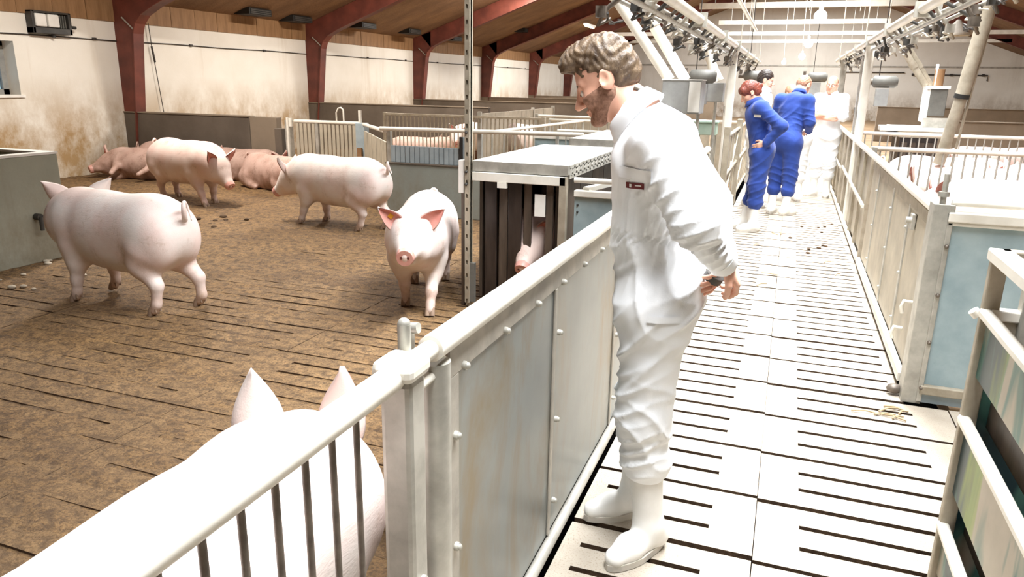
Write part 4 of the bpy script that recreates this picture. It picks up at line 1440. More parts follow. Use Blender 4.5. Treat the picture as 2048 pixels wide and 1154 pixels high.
def pig(label, loc, heading, s=1.0, mat='pig_white', h=.02, pose='stand', yaw=0, pitch=0, legs=None, earspread=1.0,
        tag_ear=None, group='pigs in the pens', name='pig', fat=1.0, roll=0, sx=1.0, ear_len=.20, earlift=0.0):
    legs = legs or {}
    N = V3(.44, 0, .60)
    Hd = Frame(rotm('Z', yaw) @ rotm('Y', pitch), (0, 0, 0), N)
    bz = 0.0
    P = []
    P += [ell((-.47, 0, .575), (.29, .228 * fat, .262), .16), ell((-.12, 0, .556), (.46, .245 * fat, .272), .16),
          ell((.24, 0, .56), (.32, .222 * fat, .268), .16), ell((-.15, 0, .40), (.38, .19 * fat, .13), .12)]
    P += [cap((.40, 0, .60), (.46, 0, .59), .225, .215, .08)]
    # neck and head
    P += [cap((.46, 0, .60), (.64, 0, .60), .208, .158, .10, Hd), cap((.62, 0, .605), (.755, 0, .555), .148, .108, .06, Hd),
          cap((.74, 0, .55), (.885, 0, .497), .092, .070, .05, Hd), cap((.57, .055, .51), (.67, .055, .50), .105, .090, .06, Hd),
          cap((.57, -.055, .51), (.67, -.055, .50), .105, .090, .06, Hd), cap((.70, 0, .475), (.83, 0, .455), .065, .042, .03, Hd),
          cap((.60, .08, .68), (.63, .095, .72), .045, .03, .03, Hd), cap((.60, -.08, .68), (.63, -.095, .72), .045, .03, .03, Hd)]
    hoofs = []
    if pose == 'stand':
        for key, sy in (('fl', 1), ('fr', -1)):
            dx, dy, lift = (legs.get(key, (0, 0, 0)) + (0,))[:3]
            y_ = .135 * sy * fat
            P += [ell((.33, y_ * .95, .46), (.13, .10, .20), .06), cap((.34, y_, .42), (.32 + dx * .35, y_ + dy * .4, .30), .092, .066, .06),
                  cap((.32 + dx * .35, y_ + dy * .4, .30), (.335 + dx * .75, y_ + dy * .8, .17 + lift), .062, .044, .04),
                  cap((.335 + dx * .75, y_ + dy * .8, .17 + lift), (.34 + dx, y_ + dy, .075 + lift), .042, .034, .03),
                  cap((.34 + dx, y_ + dy, .08 + lift), (.365 + dx, y_ + dy, .04 + lift), .037, .036, .02)]
            hoofs.append((.375 + dx, y_ + dy, lift))
        for key, sy in (('rl', 1), ('rr', -1)):
            dx, dy, lift = (legs.get(key, (0, 0, 0)) + (0,))[:3]
            y_ = .135 * sy * fat
            P += [ell((-.52, y_ * .9, .52), (.20, .125, .22), .07), cap((-.47, y_, .45), (-.42 + dx * .3, y_ * 1.05 + dy * .3, .36), .125, .092, .06),
                  cap((-.42 + dx * .3, y_ * 1.05 + dy * .3, .36), (-.545 + dx * .75, y_ + dy * .75, .22 + lift), .088, .050, .05),
                  cap((-.545 + dx * .75, y_ + dy * .75, .22 + lift), (-.52 + dx, y_ + dy, .085 + lift), .044, .036, .03),
                  cap((-.52 + dx, y_ + dy, .085 + lift), (-.49 + dx, y_ + dy, .04 + lift), .039, .037, .02)]
            hoofs.append((-.475 + dx, y_ + dy, lift))
    elif pose == 'side':      # flat on its side, legs stretched to +y after the roll
        for (x, z0, zx, zz) in ((.34, .42, .20, .02), (.26, .40, .46, .07), (-.42, .42, -.30, .02), (-.50, .40, -.62, .05)):
            y_ = .10 if z0 == .42 else -.10
            P += [cap((x, y_, z0), ((x + zx) / 2, y_, z0 / 2 + .06), .10, .06, .06), cap(((x + zx) / 2, y_, z0 / 2 + .06), (zx, y_, zz), .056, .036, .04)]
            hoofs.append(None)
    else:                      # lying on the belly
        for sy in (1, -1):
            P += [cap((.34, .17 * sy, .42), (.50, .20 * sy, .345), .09, .06, .06), cap((.50, .20 * sy, .345), (.68, .17 * sy, .325), .055, .038, .04),
                  ell((-.48, .17 * sy, .45), (.23, .13, .16), .07), cap((-.36, .22 * sy, .36), (-.16, .25 * sy, .325), .07, .038, .05)]
    R, tt = np.eye(3, dtype=np.float32), V3(0, 0, 0)
    if pose == 'side':
        R = rotm('X', roll)
        tt = V3(0, 0, .235 * fat)
        tt = tt - R @ V3(0, 0, .56)
        tt[1] = 0
    elif pose == 'lie':
        tt = V3(0, 0, -.285)
    P = transform_prims(P, R * 1.0, tt)
    root = thing(name, label, 'pig', loc, group, math.radians(heading))
    root.scale = (s * sx, s, s)
    body = link('body', sdf_mesh('pig_body', P, h), mat, root)
    HF = lambda p: Vector([float(q) for q in (R @ Hd(p) + tt)])
    HR = Matrix([[float(q) for q in row] for row in (R @ Hd.R)]).to_4x4()
    # ears
    vs, fs, inner = ear_mesh(ear_len, .074 * ear_len / .2, .042, -.03, .010)
    for sy in (1, -1):
        ax = Vector((.28 - .2 * earlift, .62 * sy * earspread, .72 + .5 * earlift)).normalized()
        nrm = Vector((.82, .28 * sy, .10))
        nrm = (nrm - ax * nrm.dot(ax)).normalized()
        side = nrm.cross(ax)
        B = Matrix((ax, side, nrm)).transposed().to_4x4()
        T = Matrix.Translation(HF(V3(.60, .090 * sy, .705))) @ HR @ B
        q = MB()
        q.add([T @ Vector(v) for v in vs], fs, True)
        e = q.build('ear', mat, root, world=False, fixn=True)
        q = MB()
        q.add([T @ Vector(v) for v in inner[0]], inner[1], True)
        q.build('ear_inner', 'pig_ear_inner', e, world=False)
        if tag_ear == sy:
            q = MB().box(.08, .115, -.03, .005, .008, .020)
            q.v = [tuple(T @ Vector(v)) for v in q.v]
            tg = q.build('ear_tag', 'ear_tag', e, world=False)
            tg['label'] = 'yellow ear tag'
    # snout disc, nostrils, eyes
    c0, c1 = HF(V3(.885, 0, .497)), HF(V3(.945, 0, .476))
    sn = MB().tube([c0, c0 + (c1 - c0) * .5, c1], [.066, .069, .060], 16).build('snout', 'pig_snout', root, world=False)
    d = (c1 - c0).normalized()
    for sy in (1, -1):
        p = HF(V3(.943, .024 * sy, .480))
        MB().tube([p, p + d * .006], [.013, .010], 10).build('nostril', 'nostril', sn, world=False)
        p = HF(V3(.735, .095 * sy, .612))
        MB().ball(p, .017, 10, 7).build('eye', 'eye_dark', root, world=False)
    # tail
    pts = []
    for k in range(15):
        a = k / 14
        th = a * 2.2 * PI
        pts.append((-.76 - .05 * a - .03 * math.sin(th), .035 * math.sin(th * .9), .68 + .07 * math.sin(a * PI) + .03 * (1 - math.cos(th))))
    pts = [tuple(float(x_) for x_ in (R @ V3(*p_) + tt)) for p_ in pts]
    MB().tube(pts, [.022 * (1 - k / 18) for k in range(15)], 8).build('tail', mat, root, world=False)
    for hf in hoofs:
        if hf is None:
            continue
        x, y_, lift = hf
        q = MB()
        for dy in (-.019, .019):
            q.tube([(x - .012, y_ + dy, .062 + lift), (x + .004, y_ + dy, .03 + lift), (x + .016, y_ + dy, .0 + lift)], [.018, .022, .021], 8)
        q.tube([(x - .05, y_ - .02, .065 + lift), (x - .055, y_ - .02, .03 + lift)], [.012, .008], 6).tube([(x - .05, y_ + .02, .065 + lift), (x - .055, y_ + .02, .03 + lift)], [.012, .008], 6)
        q.build('hoof', 'hoof', root, world=False)
    return root


GP = 'pigs in the pens'
pig('big white pig on the left seen from behind, head turned away, ears up', (-4.58, 4.0, 0), 178, 1.0, 'pig_white', .016, sx=.88, yaw=-40, pitch=-8,
    legs={'fl': (.02, .02), 'fr': (-.05, .0, .03), 'rl': (-.04, .03), 'rr': (-.16, -.02)}, earspread=1.25, ear_len=.22)
pig('white pig with yellow ear tag walking towards the camera', (-2.585, 5.02, 0), -70, .93, 'pig_white', .016, yaw=-1, pitch=-9,
    legs={'fl': (.16, -.02), 'fr': (-.10, .02), 'rl': (-.08, .0), 'rr': (.05, .0)}, tag_ear=-1, earspread=1.5, ear_len=.21)
pig('pinkish white pig standing side-on before the slatted gate, head lowered', (-4.82, 7.22, 0), 172, .97, 'pig_white', .02, yaw=14, pitch=16,
    legs={'fl': (.10, .0), 'fr': (-.06, .0), 'rl': (.06, .0), 'rr': (-.10, .0)}, earspread=.9)
pig('pale pig standing head right and low, beside the resting pigs', (-7.55, 7.85, 0), -14, 1.0, 'pig_pink', .022, yaw=4, pitch=24,
    legs={'fl': (-.05, .0), 'fr': (.14, .0), 'rl': (-.05, 0), 'rr': (.06, 0)}, earspread=1.0)
pig('dirty pink pig lying along the left wall, head towards the camera', (-9.95, 8.92, 0), 188, 1.0, 'pig_dirty', .024, pose='side', roll=68, yaw=8, pitch=38, fat=1.05)
pig('dirty pink pig lying behind another resting pig under the dark wall', (-9.7, 9.86, 0), 4, 1.05, 'pig_dirty', .026, pose='lie', yaw=5, pitch=14, fat=1.1)
pig('dirty pig lying against the dark wall behind the head-low standing pig', (-8.35, 9.95, 0), 2, .95, 'pig_dirty', .026, pose='lie', yaw=0, pitch=8)
pig('dirty pig resting by the gate post between two standing pigs', (-7.35, 9.35, 0), -20, .95, 'pig_dirty', .026, pose='lie', yaw=0, pitch=22)
pig('huge white pig close to the camera behind the near barred fence', (-1.075, .88, 0), 90, 1.02, 'pig_white', .012, yaw=26, pitch=4,
    legs={'fl': (.0, .0), 'fr': (.05, .0)}, earspread=.22, ear_len=.20, fat=.98, earlift=.2)
pig('white pig lying low behind the square fence post', (-.96, 2.72, 0), 88, .98, 'pig_white', .016, pose='lie', fat=.95)
pig('pig standing inside the front feeder station', (-1.77, 5.75, 0), -88, .88, 'pig_pink', .026, fat=.9, pitch=14)
# next pen on the left, behind bars
a = pig('pig facing the camera behind the close bars on the left', (-6.1, 13.9, 0), -80, 1.0, 'pig_white', .03, pitch=-2)
b = pig('pig lying behind the close bars, left of the upright one', (-7.0, 13.6, 0), 200, 1.0, 'pig_dirty', .03, pose='lie')
dup(b, (-6.3, 14.9, 0), math.radians(20), 'pig lying farther back behind the close bars on the left')
dup(a, (-5.1, 14.4, 0), math.radians(160), 'pig standing sideways behind the close bars near the perforated post')
dup(b, (-2.4, 13.4, 0), math.radians(170), 'pig lying behind the tube gate beside the bending man')
dup(b, (-3.9, 14.8, 0), math.radians(15), 'second pig lying behind the tube gate beside the bending man')
# right pens
pig('large white sow standing close behind the right corner post, head left', (1.98, 7.25, 0), 180, 1.1, 'pig_white', .02, pitch=4, yaw=4)
c = pig('white pig standing at the left end of the nearer right bars', (2.0, 9.15, 0), 176, 1.03, 'pig_white', .028, pitch=6)
for (x, y, hd, sc_, lb) in ((3.85, 9.15, 8, 1.0, 'white pig behind the nearer right bars, second from the aisle'), (2.95, 9.9, 185, 1.02, 'white pig at the back of the second right pen'), (4.9, 9.95, 170, 1.0, 'white pig behind the nearer right bars at the right picture edge'), (1.95, 10.65, 5, 1.0, 'white pig beside the slanting downpipe')):
    dup(c, (x, y, 0), math.radians(hd), lb).scale = (sc_,) * 3
e = pig('pinkish pig behind the farther right bars, left one', (2.9, 12.9, 0), 190, 1.0, 'pig_pink', .03, pitch=10)
dup(e, (4.9, 13.1, 0), math.radians(10), 'pinkish pig behind the farther right bars, middle one')
dup(e, (6.9, 13.4, 0), math.radians(170), 'pinkish pig behind the farther right bars, right one')
#SECTION_PEOPLE
# ------------------------------------------------------------------ people
def unit(v):
    v = np.asarray(v, np.float32)
    return v / (np.linalg.norm(v) + 1e-9)


def rot_about(v, axis, ang):
    return np.array(Matrix.Rotation(ang, 3, Vector([float(x) for x in axis])) @ Vector([float(x) for x in v]), np.float32)


def hand(W, d, n, thumb, curl=.5, sc=1.0):
    """prims of a hand: wrist W, direction d, palm facing n, thumb on side +/-"""
    W, d = np.asarray(W, np.float32), unit(d)
    n = unit(np.asarray(n, np.float32) - d * float(np.dot(n, d)))
    s = np.cross(n, d) * thumb
    P = [cap(W, W + d * .03 * sc, .024 * sc, .022 * sc, .015)]
    for i, (off, L, sp) in enumerate(((.030, .92, .10), (.010, 1.0, .03), (-.010, .95, -.04), (-.029, .76, -.12))):
        kn = W + d * .092 * sc * (1 - .04 * abs(i - 1)) + s * off * sc
        P.append(cap(W + d * .02 * sc + s * off * .55 * sc, kn, .0135 * sc, .0115 * sc, .012))
        dd = unit(d + s * sp)
        ax = np.cross(dd, n)
        p = kn
        for j, seg in enumerate((.042, .027, .021)):
            dd = rot_about(dd, ax, curl * (.75 if j == 0 else .95))
            q = p + dd * seg * L * sc
            P.append(cap(p, q, (.0098 - .0008 * j) * sc, (.0092 - .0010 * j) * sc, .004))
            p = q
    b = W + d * .028 * sc + s * .022 * sc
    t1 = b + unit(d * .7 + s * .75 + n * .35) * .045 * sc
    t2 = t1 + unit(d * .9 + s * .15 + n * (.3 + curl * .5)) * .032 * sc
    t3 = t2 + unit(d * .9 - s * .1 + n * (.4 + curl * .6)) * .024 * sc
    P += [cap(b, t1, .0145 * sc, .0115 * sc, .012), cap(t1, t2, .0112 * sc, .0105 * sc, .004), cap(t2, t3, .0102 * sc, .0085 * sc, .003)]
    return P


def head_prims(F, female=False):
    P = [ell((-.012, 0, .032), (.098, .076, .094), .03, F=F), ell((.028, 0, -.035), (.068, .060, .092), .03, F=F)]
    for s in (1, -1):
        P += [cap((-.005, .052 * s, -.060), (.070, .020 * s, -.108), .022, .020, .025, F),
              ell((.058, .042 * s, -.032), (.030, .024, .026), .02, F=F),
              cap((.078, .012 * s, .014), (.070, .042 * s, .016), .012, .010, .014, F)]
    P += [ell((.084, 0, -.109), (.022, .022, .018), .02, F=F)]
    for s in (1, -1):
        P.append(ell((.096, .032 * s, -.010), (.018, .017, .011), .014, F=F, op='-'))
    P += [cap((.088, 0, .008), (.116, 0, -.036), .0085, .0125, .012, F), ell((.119, 0, -.040), (.0145, .0130, .0125), .008, F=F)]
    for s in (1, -1):
        P.append(ell((.106, .0135 * s, -.044), (.012, .0075, .009), .006, F=F))
    P += [ell((.094, 0, -.069), (.0115, .024, .0055), .006, F=F), ell((.092, 0, -.081), (.0120, .021, .0068), .006, F=F),
          cap((.108, -.018, -.0748), (.108, .018, -.0748), .0018, .0018, .003, F, '-')]
    P[-1]['t'] = 'c'
    for s in (1, -1):
        R = rotm('Y', -14) @ rotm('Z', 24 * s)
        P += [ell((-.012, .079 * s, -.010), (.027, .0095, .035), .006, R, F)]
        P += [ell((-.004, .090 * s, -.004), (.015, .007, .020), .004, R, F, '-')]
    return P


def add_eyes(root, HF, d):
    for s in (1, -1):
        p = HF((.079, .031 * s, -.011))
        e = MB().ball(p, .0125, 12, 8).build('eye', 'eye_white', root, world=False)
        q = HF((.0885, .0315 * s, -.0125))
        MB().ball(q, .0052, 8, 6).build('iris', 'eye_dark', e, world=False)


def hair_prims(F, style):
    if style == 'short':
        P = [ell((-.018, 0, .040), (.103, .083, .098), .02, F=F), ell((-.045, 0, -.010), (.075, .078, .075), .03, F=F)]
        P += [ell((.125, 0, -.045), (.085, .12, .088), .012, F=F, op='-')]
    elif style == 'wavy':
        P = [ell((-.018, 0, .044), (.101, .080, .096), .02, F=F), ell((-.048, 0, -.005), (.074, .076, .076), .03, F=F),
             ell((.045, 0, .112), (.062, .060, .032), .03, F=F), ell((.084, .012, .094), (.032, .045, .022), .02, F=F)]
        P += [ell((.125, 0, -.045), (.085, .12, .094), .012, F=F, op='-')]
    elif style == 'bob':
        P = [ell((-.016, 0, .036), (.108, .088, .100), .02, F=F), ell((-.050, 0, -.03), (.078, .080, .085), .03, F=F),
             cap((-.10, 0, .02), (-.135, 0, .0), .035, .028, .03, F), ell((.06, .05, .05), (.04, .035, .05), .02, F=F), ell((.06, -.05, .05), (.04, .035, .05), .02, F=F)]
        P += [ell((.130, 0, -.055), (.080, .10, .085), .012, F=F, op='-')]
    else:   # cropped, thin
        P = [ell((-.018, 0, .030), (.098, .0785, .093), .02, F=F), ell((-.045, 0, -.015), (.072, .074, .065), .03, F=F)]
        P += [ell((.115, 0, .02), (.105, .12, .115), .02, F=F, op='-')]
    for s in (1, -1):
        P.append(ell((-.010, .088 * s, -.018), (.034, .022, .036), .008, F=F, op='-'))
    P.append(ell((-.02, 0, -.13), (.2, .2, .062), .01, F=F, op='-'))
    return P


def fold_fn(folds, amp=1.0, waist=False):
    def f(p):
        out = np.zeros(len(p), np.float32)
        # broad soft rumpling of the fabric
        out += .0022 * np.sin(p[:, 0] * 31 + 2.1 * np.sin(p[:, 2] * 17 + p[:, 1] * 9)) * np.sin(p[:, 2] * 23 + p[:, 1] * 27)
        if waist:
            zz = p[:, 2] - 1.165
            out += np.exp(-(zz / .028) ** 2) * (.0058 * np.sin(26 * np.arctan2(p[:, 1], p[:, 0] - .078) + 6 * np.sin(p[:, 2] * 40)) - .007)
        for c, d, wl, a, r in folds:
            c, d = np.asarray(c, np.float32), unit(d)
            q = p - c
            u = q @ d
            warp = .018 * np.sin(q[:, 0] * 19 + q[:, 1] * 13 + q[:, 2] * 11)
            warp = warp + .030 * np.sin(q[:, 0] * 8 - q[:, 1] * 6 + q[:, 2] * 7)
            s_ = np.abs(np.sin((u + warp) * PI / (wl * 1.25)))
            out += amp * a * ((1 - s_) ** 2 * 1.3 - .45) * np.exp(-(q ** 2).sum(1) / (r * r))
        return out
    return f


def decal(root, me, name, mat, cx, cz, wx, wz, side=1, off=.0035, nx=7, nz=4, axis='y', yc=0.0):
    """a small patch laid on the cloth surface by casting rays sideways onto it"""
    bv = BVHTree.FromPolygons([v.co for v in me.vertices], [tuple(p.vertices) for p in me.polygons])
    vs = []
    for j in range(nz):
        for i in range(nx):
            a = cx + (i / (nx - 1) - .5) * wx
            z = cz + (j / (nz - 1) - .5) * wz
            if axis == 'y':
                o, d = Vector((a, .8 * side, z)), Vector((0, -side, 0))
            else:
                o, d = Vector((.8 * side, a, z)), Vector((-side, 0, 0))
            h = bv.ray_cast(o, d)
            p = h[0] if h[0] is not None else Vector((a, 0.2 * side, z))
            vs.append(p - d * off)
    fs = [(j * nx + i, j * nx + i + 1, (j + 1) * nx + i + 1, (j + 1) * nx + i) for j in range(nz - 1) for i in range(nx - 1)]
    q = MB()
    q.add(vs, fs, True)
    return q.build(name, mat, root, world=False)


def boots(J, mat_root, side):
    A, dr = J['an' + side], unit(J['ft' + side])
    A = np.asarray(A, np.float32)
    g = np.array((A[0], A[1], 0), np.float32)
    P = [cap(A + (V3(*J['kn' + side]) - A) * J.get('boot_h', .55), A, .066, .052, .03), cap(A, g + V3(0, 0, .06) - dr * .035, .052, .050, .03),
         cap(g - dr * .045 + V3(0, 0, .045), g + dr * .10 + V3(0, 0, .050), .043, .046, .03), cap(g + dr * .10 + V3(0, 0, .047), g + dr * .175 + V3(0, 0, .040), .046, .036, .03)]
    sd = np.cross(V3(0, 0, 1), dr)
    S = MB()
    n = 18
    out = []
    for k in range(n):
        t_ = 2 * PI * k / n
        lx, ly = math.cos(t_), math.sin(t_)
        along = .055 + .158 * lx if lx > 0 else .055 + .148 * lx
        wd = .054 * ly * (1.0 if lx > 0 else .88)
        out.append(g + dr * along + sd * wd)
    vs = [(p[0], p[1], .0) for p in out] + [(p[0], p[1], .024) for p in out]
    S.add(vs, [tuple(range(n))[::-1], tuple(range(n, 2 * n))] + [(k, (k + 1) % n, (k + 1) % n + n, k + n) for k in range(n)])
    return P, S


def person(label, loc, heading, J, cloth, hair, style, h=.009, hc=None, skin='skin', folds=(), glasses=False, beard=False, hand_mat=None, short_sleeve=False, cut=0.0, extra=None):
    t = thing('person', label, 'person', loc, None, math.radians(heading))
    g = lambda k: V3(*J[k])
    hp, hy, hr_ = J.get('head_rot', (0, 0, 0))
    Rh = rotm('Z', hy) @ rotm('Y', hp) @ rotm('X', hr_)
    HFr = Frame(Rh, g('head'), (0, 0, 0))
    B = head_prims(HFr)
    B += [cap(HFr((-.030, 0, -.075)), g('neck'), .056, .062, .03), cap(HFr((-.01, 0, -.085)), g('neck') + V3(.02, 0, -.01), .045, .05, .03)]
    B += [cap(g('neck'), g('chest'), .07, .11, .05), cap(g('chest'), g('waist'), .115, .11, .05), cap(g('waist'), g('pelvis'), .11, .12, .05)]
    for s in 'LR':
        B += [cap(g('chest') + V3(-.01, 0, .08), g('sh' + s), .06, .05, .05), cap(g('sh' + s), g('el' + s), .047, .040, .03), cap(g('el' + s), g('wr' + s), .040, .027, .03)]
        hd = J['hd' + s]
        B += hand(g('wr' + s), hd[0], hd[1], hd[2], hd[3], 1.0)
        B += [cap(g('pelvis'), g('hp' + s), .09, .08, .05), cap(g('hp' + s), g('kn' + s), .08, .052, .03), cap(g('kn' + s), g('an' + s), .052, .036, .03),
              cap(g('an' + s), np.array((J['an' + s][0], J['an' + s][1], .05), np.float32) + unit(J['ft' + s]) * .10, .036, .025, .03)]
    body = link('body', sdf_mesh('body', B, h), skin, t)
    HF = lambda p: Vector([float(x) for x in HFr(V3(*p))])
    add_eyes(t, HF, None)
    hm = sdf_mesh('hair', hair_prims(HFr, style), min(h, .006), disp=lambda p: (.0036 if style == 'wavy' else .002) * np.clip((p[:, 2] - 1.60) * 9, .12, 1) * (np.sin(p[:, 0] * 110 + 3 * np.sin(p[:, 1] * 60 + p[:, 2] * 50)) * np.sin(p[:, 2] * 120 + 3 * np.sin(p[:, 0] * 60)) + .6 * np.sin(p[:, 1] * 230 + p[:, 2] * 120)))
    link('hair', hm, hair, t)
    brow = MB()
    for s in (1, -1):
        brow.tube([HF((.088, .014 * s, .012)), HF((.086, .030 * s, .019)), HF((.074, .046 * s, .014))], [.004, .005, .003], 6)
    brow.build('eyebrows', hair, t, world=False)
    if beard:
        Bd = [q for q in head_prims(HFr) if q['op'] == '+'][:12]
        Bd += [ell((.07, 0, .045), (.14, .14, .075), .006, F=HFr, op='-'), ell((.120, 0, -.030), (.040, .034, .036), .008, F=HFr, op='-'),
               ell((.110, .0, -.076), (.024, .026, .012), .004, F=HFr, op='-'), ell((-.11, 0, 0), (.085, .15, .2), .01, F=HFr, op='-')]
        link('beard', sdf_mesh('beard', Bd, h, grow=.0022), 'beard', t)
    if glasses:
        q = MB()
        for s in (1, -1):
            q.tube([HF((.100, .032 * s + .020 * math.cos(a), -.008 + .015 * math.sin(a))) for a in np.linspace(0, 2 * PI, 13)], .002, 6)
            q.tube([HF((.098, .053 * s, -.004)), HF((-.005, .080 * s, .0))], .0018, 6)
        q.tube([HF((.104, .012, -.006)), HF((.104, -.012, -.006))], .002, 6)
        q.build('glasses', 'eye_dark', t, world=False)
    # coverall
    Cl = J.get('cl', 1.0)
    C = [ell(g('pelvis') + V3(-.005, 0, .0), (.150 * Cl, .178 * Cl, .17), .06), ell(g('waist'), (.138 * Cl, .165 * Cl, .17), .07), ell(g('chest'), (.150 * Cl, .190 * Cl, .20), .07, rotm('Y', J.get('lean', 0))),
         cap(g('shL'), g('shR'), .072, .072, .06), cap(g('neck') + V3(-.012, 0, -.02), g('chest') + V3(0, 0, .1), .078, .12, .05)]
    for s in 'LR':
        C += [cap(g('sh' + s), g('el' + s), .079, .066, .045)]
        W = g('wr' + s)
        E_ = g('el' + s)
        C += [cap(E_, E_ + (W - E_) * (.30 if short_sleeve else .98), .064, .060 if short_sleeve else .049, .04)]
        K, A, Hh = g('kn' + s), g('an' + s), g('hp' + s)
        hem = A + (K - A) * J.get('hem', .62)
        C += [cap(Hh, K, .118, .094, .05), cap(K, hem, .092, .082, .05), ell(hem + V3(-.0, 0, .02), (.088, .082, .06), .03)]
    C += [cap(g('hpL'), g('hpR'), .12, .12, .07)]
    # neck opening
    C += [cap(HFr((-.02, 0, -.06)), g('neck') + V3(.03, 0, .0), .060, .058, .01, None, '-')]
    cm = sdf_mesh('coverall', C, hc or h, disp=fold_fn(folds, waist=beard))
    co = link('coverall', cm, cloth, t)
    # collar: a turned-down band round the neck, open in front
    q = MB()
    nk = g('neck')
    up = unit(HFr(V3(-.02, 0, -.06)) - nk)
    fx = unit(V3(1, 0, 0) - up * up[0])
    sy = np.cross(up, fx)
    n = 21
    vs = []
    for r0, z0 in ((.068, .050), (.079, .048), (.102, -.006), (.096, -.010), (.070, -.01)):
        for i in range(n):
            a = math.radians(18 + (342 - 18) * i / (n - 1))
            dip = (.02 * math.cos(a) if math.cos(a) > 0 else 0.0)
            p = nk + up * (z0 - dip) + fx * (r0 * 1.0 * math.cos(a) + (.022 if math.cos(a) > .6 else .0)) + sy * r0 * 1.02 * math.sin(a)
            vs.append(tuple(float(x) for x in p))
    fs = [(j * n + i, j * n + i + 1, ((j + 1) % 5) * n + i + 1, ((j + 1) % 5) * n + i) for j in range(5) for i in range(n - 1)]
    fs += [tuple(j * n for j in range(5)), tuple(j * n + n - 1 for j in range(5))[::-1]]
    q.add(vs, fs, True)
    q.build('collar', cloth, co, world=False, fixn=True)
    for s in 'LR':
        W, E_ = g('wr' + s), g('el' + s)
        if not short_sleeve:
            d = unit(W - E_)
            MB().tube([W - d * .035, W - d * .002], [.051, .050], 14).build('cuff', cloth, co, world=False)
        Pb, S = boots(J, t, s)
        bo = link('boot', sdf_mesh('boot', Pb, min(h, .008)), 'boot', t)
        S.build('sole', 'boot_sole', bo, world=False)
    if extra:
        extra(t, co, cm, HF)
    return t


# --- the bending man (his own axes: x = the way he faces, y = his left)
def main_extra(t, co, cm, HF):
    b = decal(co, cm, 'name_badge', 'badge_red', .108, 1.345, .062, .019, 1)
    decal(b, cm, 'badge_mark', 'badge_white', .086 + .036, 1.345, .007, .011, 1, off=.0055, nx=3, nz=3)
    decal(b, cm, 'badge_mark', 'badge_white', .097, 1.346, .020, .004, 1, off=.0055, nx=4, nz=3)
    # waist seam band, pocket flap and side pocket edge
    decal(co, cm, 'chest_pocket_flap', 'white_cloth', .105, 1.385, .12, .035, 1, off=.006)
    decal(co, cm, 'hip_pocket_flap', 'white_cloth', -.015, .93, .10, .022, 1, off=.006)
    MB().tube([(-.150, .035, 1.052), (-.138, .03, 1.03)], [.033, .033], 14).build('wrist_watch', 'dark_box', t, world=False)
    MB().tube([HF((-.075, .055, -.075)), HF((-.095, .05, -.105))], .006, 6).build('collar_tab', 'bar_dark', co, world=False)


JM = dict(pelvis=(.035, 0, .98), waist=(.078, 0, 1.17), chest=(.072, 0, 1.365), neck=(.145, 0, 1.555), head=(.265, 0, 1.668), head_rot=(31, 6, 0),
          shL=(.052, .185, 1.475), shR=(.060, -.185, 1.475), elL=(-.09, .255, 1.245), elR=(-.09, -.255, 1.245), wrL=(-.172, .085, 1.105), wrR=(-.160, -.06, 1.085),
          hdL=((-.45, -.50, -.60), (.9, .0, -.3), 1, .8), hdR=((.05, .75, -.50), (.9, 0, .1), -1, .5),
          hpL=(.03, .095, .92), hpR=(.04, -.095, .92), knL=(.045, .095, .53), knR=(.085, -.12, .53), anL=(.0, .085, .10), anR=(.095, -.135, .10),
          ftL=(.50, .87, 0), ftR=(.80, .60, 0), lean=16, hem=.58, boot_h=.80, cl=1.02)
mf = [((.06, .1, 1.165), (1, .15, .1), .035, .0055, .17), ((-.02, .16, 1.15), (1, .3, .1), .032, .0045, .14), ((.2, .08, 1.02), (.5, .2, .8), .09, .009, .15),
      ((.08, .17, 1.02), (.8, 0, -.6), .10, .010, .16), ((-.10, .12, .93), (.6, 0, .8), .085, .010, .13), ((.10, .16, .80), (.75, 0, .65), .11, .011, .18),
      ((.12, .14, .62), (.4, 0, .9), .075, .011, .14), ((-.03, .15, .52), (.5, 0, -.85), .07, .012, .14), ((.06, .16, .42), (.2, 0, 1), .055, .013, .10),
      ((.13, -.1, .5), (.3, 0, 1), .07, .012, .15), ((.0, .24, 1.33), (.5, 0, .85), .06, .009, .11), ((-.09, .29, 1.23), (.1, 0, 1), .045, .008, .09),
      ((-.15, .2, 1.13), (.3, .2, .9), .04, .007, .08), ((.13, .15, 1.28), (.9, .2, -.3), .10, .008, .14), ((.03, .2, 1.46), (.7, 0, .7), .07, .006, .10),
      ((.2, .02, 1.35), (.9, .3, 0), .08, .006, .15)]
person('bending man in white coverall with hands clasped behind his back, leaning over the fence', (-.325, 2.47, 0), 180, JM, 'white_cloth', 'hair_brown', 'wavy', .005, .0075, folds=mf, beard=True, extra=main_extra)

# --- woman in blue: seen from her left, head bowed to the left
def j_stand(**kw):
    d = dict(pelvis=(0, 0, .96), waist=(.02, 0, 1.13), chest=(.02, 0, 1.33), neck=(.03, 0, 1.50), head=(.06, 0, 1.635), head_rot=(10, 0, 0),
             shL=(.0, .18, 1.44), shR=(.0, -.18, 1.44), elL=(-.03, .24, 1.17), elR=(-.03, -.24, 1.17), wrL=(.02, .24, .93), wrR=(.02, -.24, .93),
             hdL=((0, 0, -1), (0, -1, 0), -1, .4), hdR=((0, 0, -1), (0, 1, 0), 1, .4),
             hpL=(0, .09, .91), hpR=(0, -.09, .91), knL=(.02, .10, .52), knR=(.02, -.10, .52), anL=(-.01, .10, .09), anR=(-.01, -.10, .09),
             ftL=(1, .25, 0), ftR=(1, -.25, 0), lean=4, hem=.55, boot_h=.85, cl=.95)
    d.update(kw)
    return d


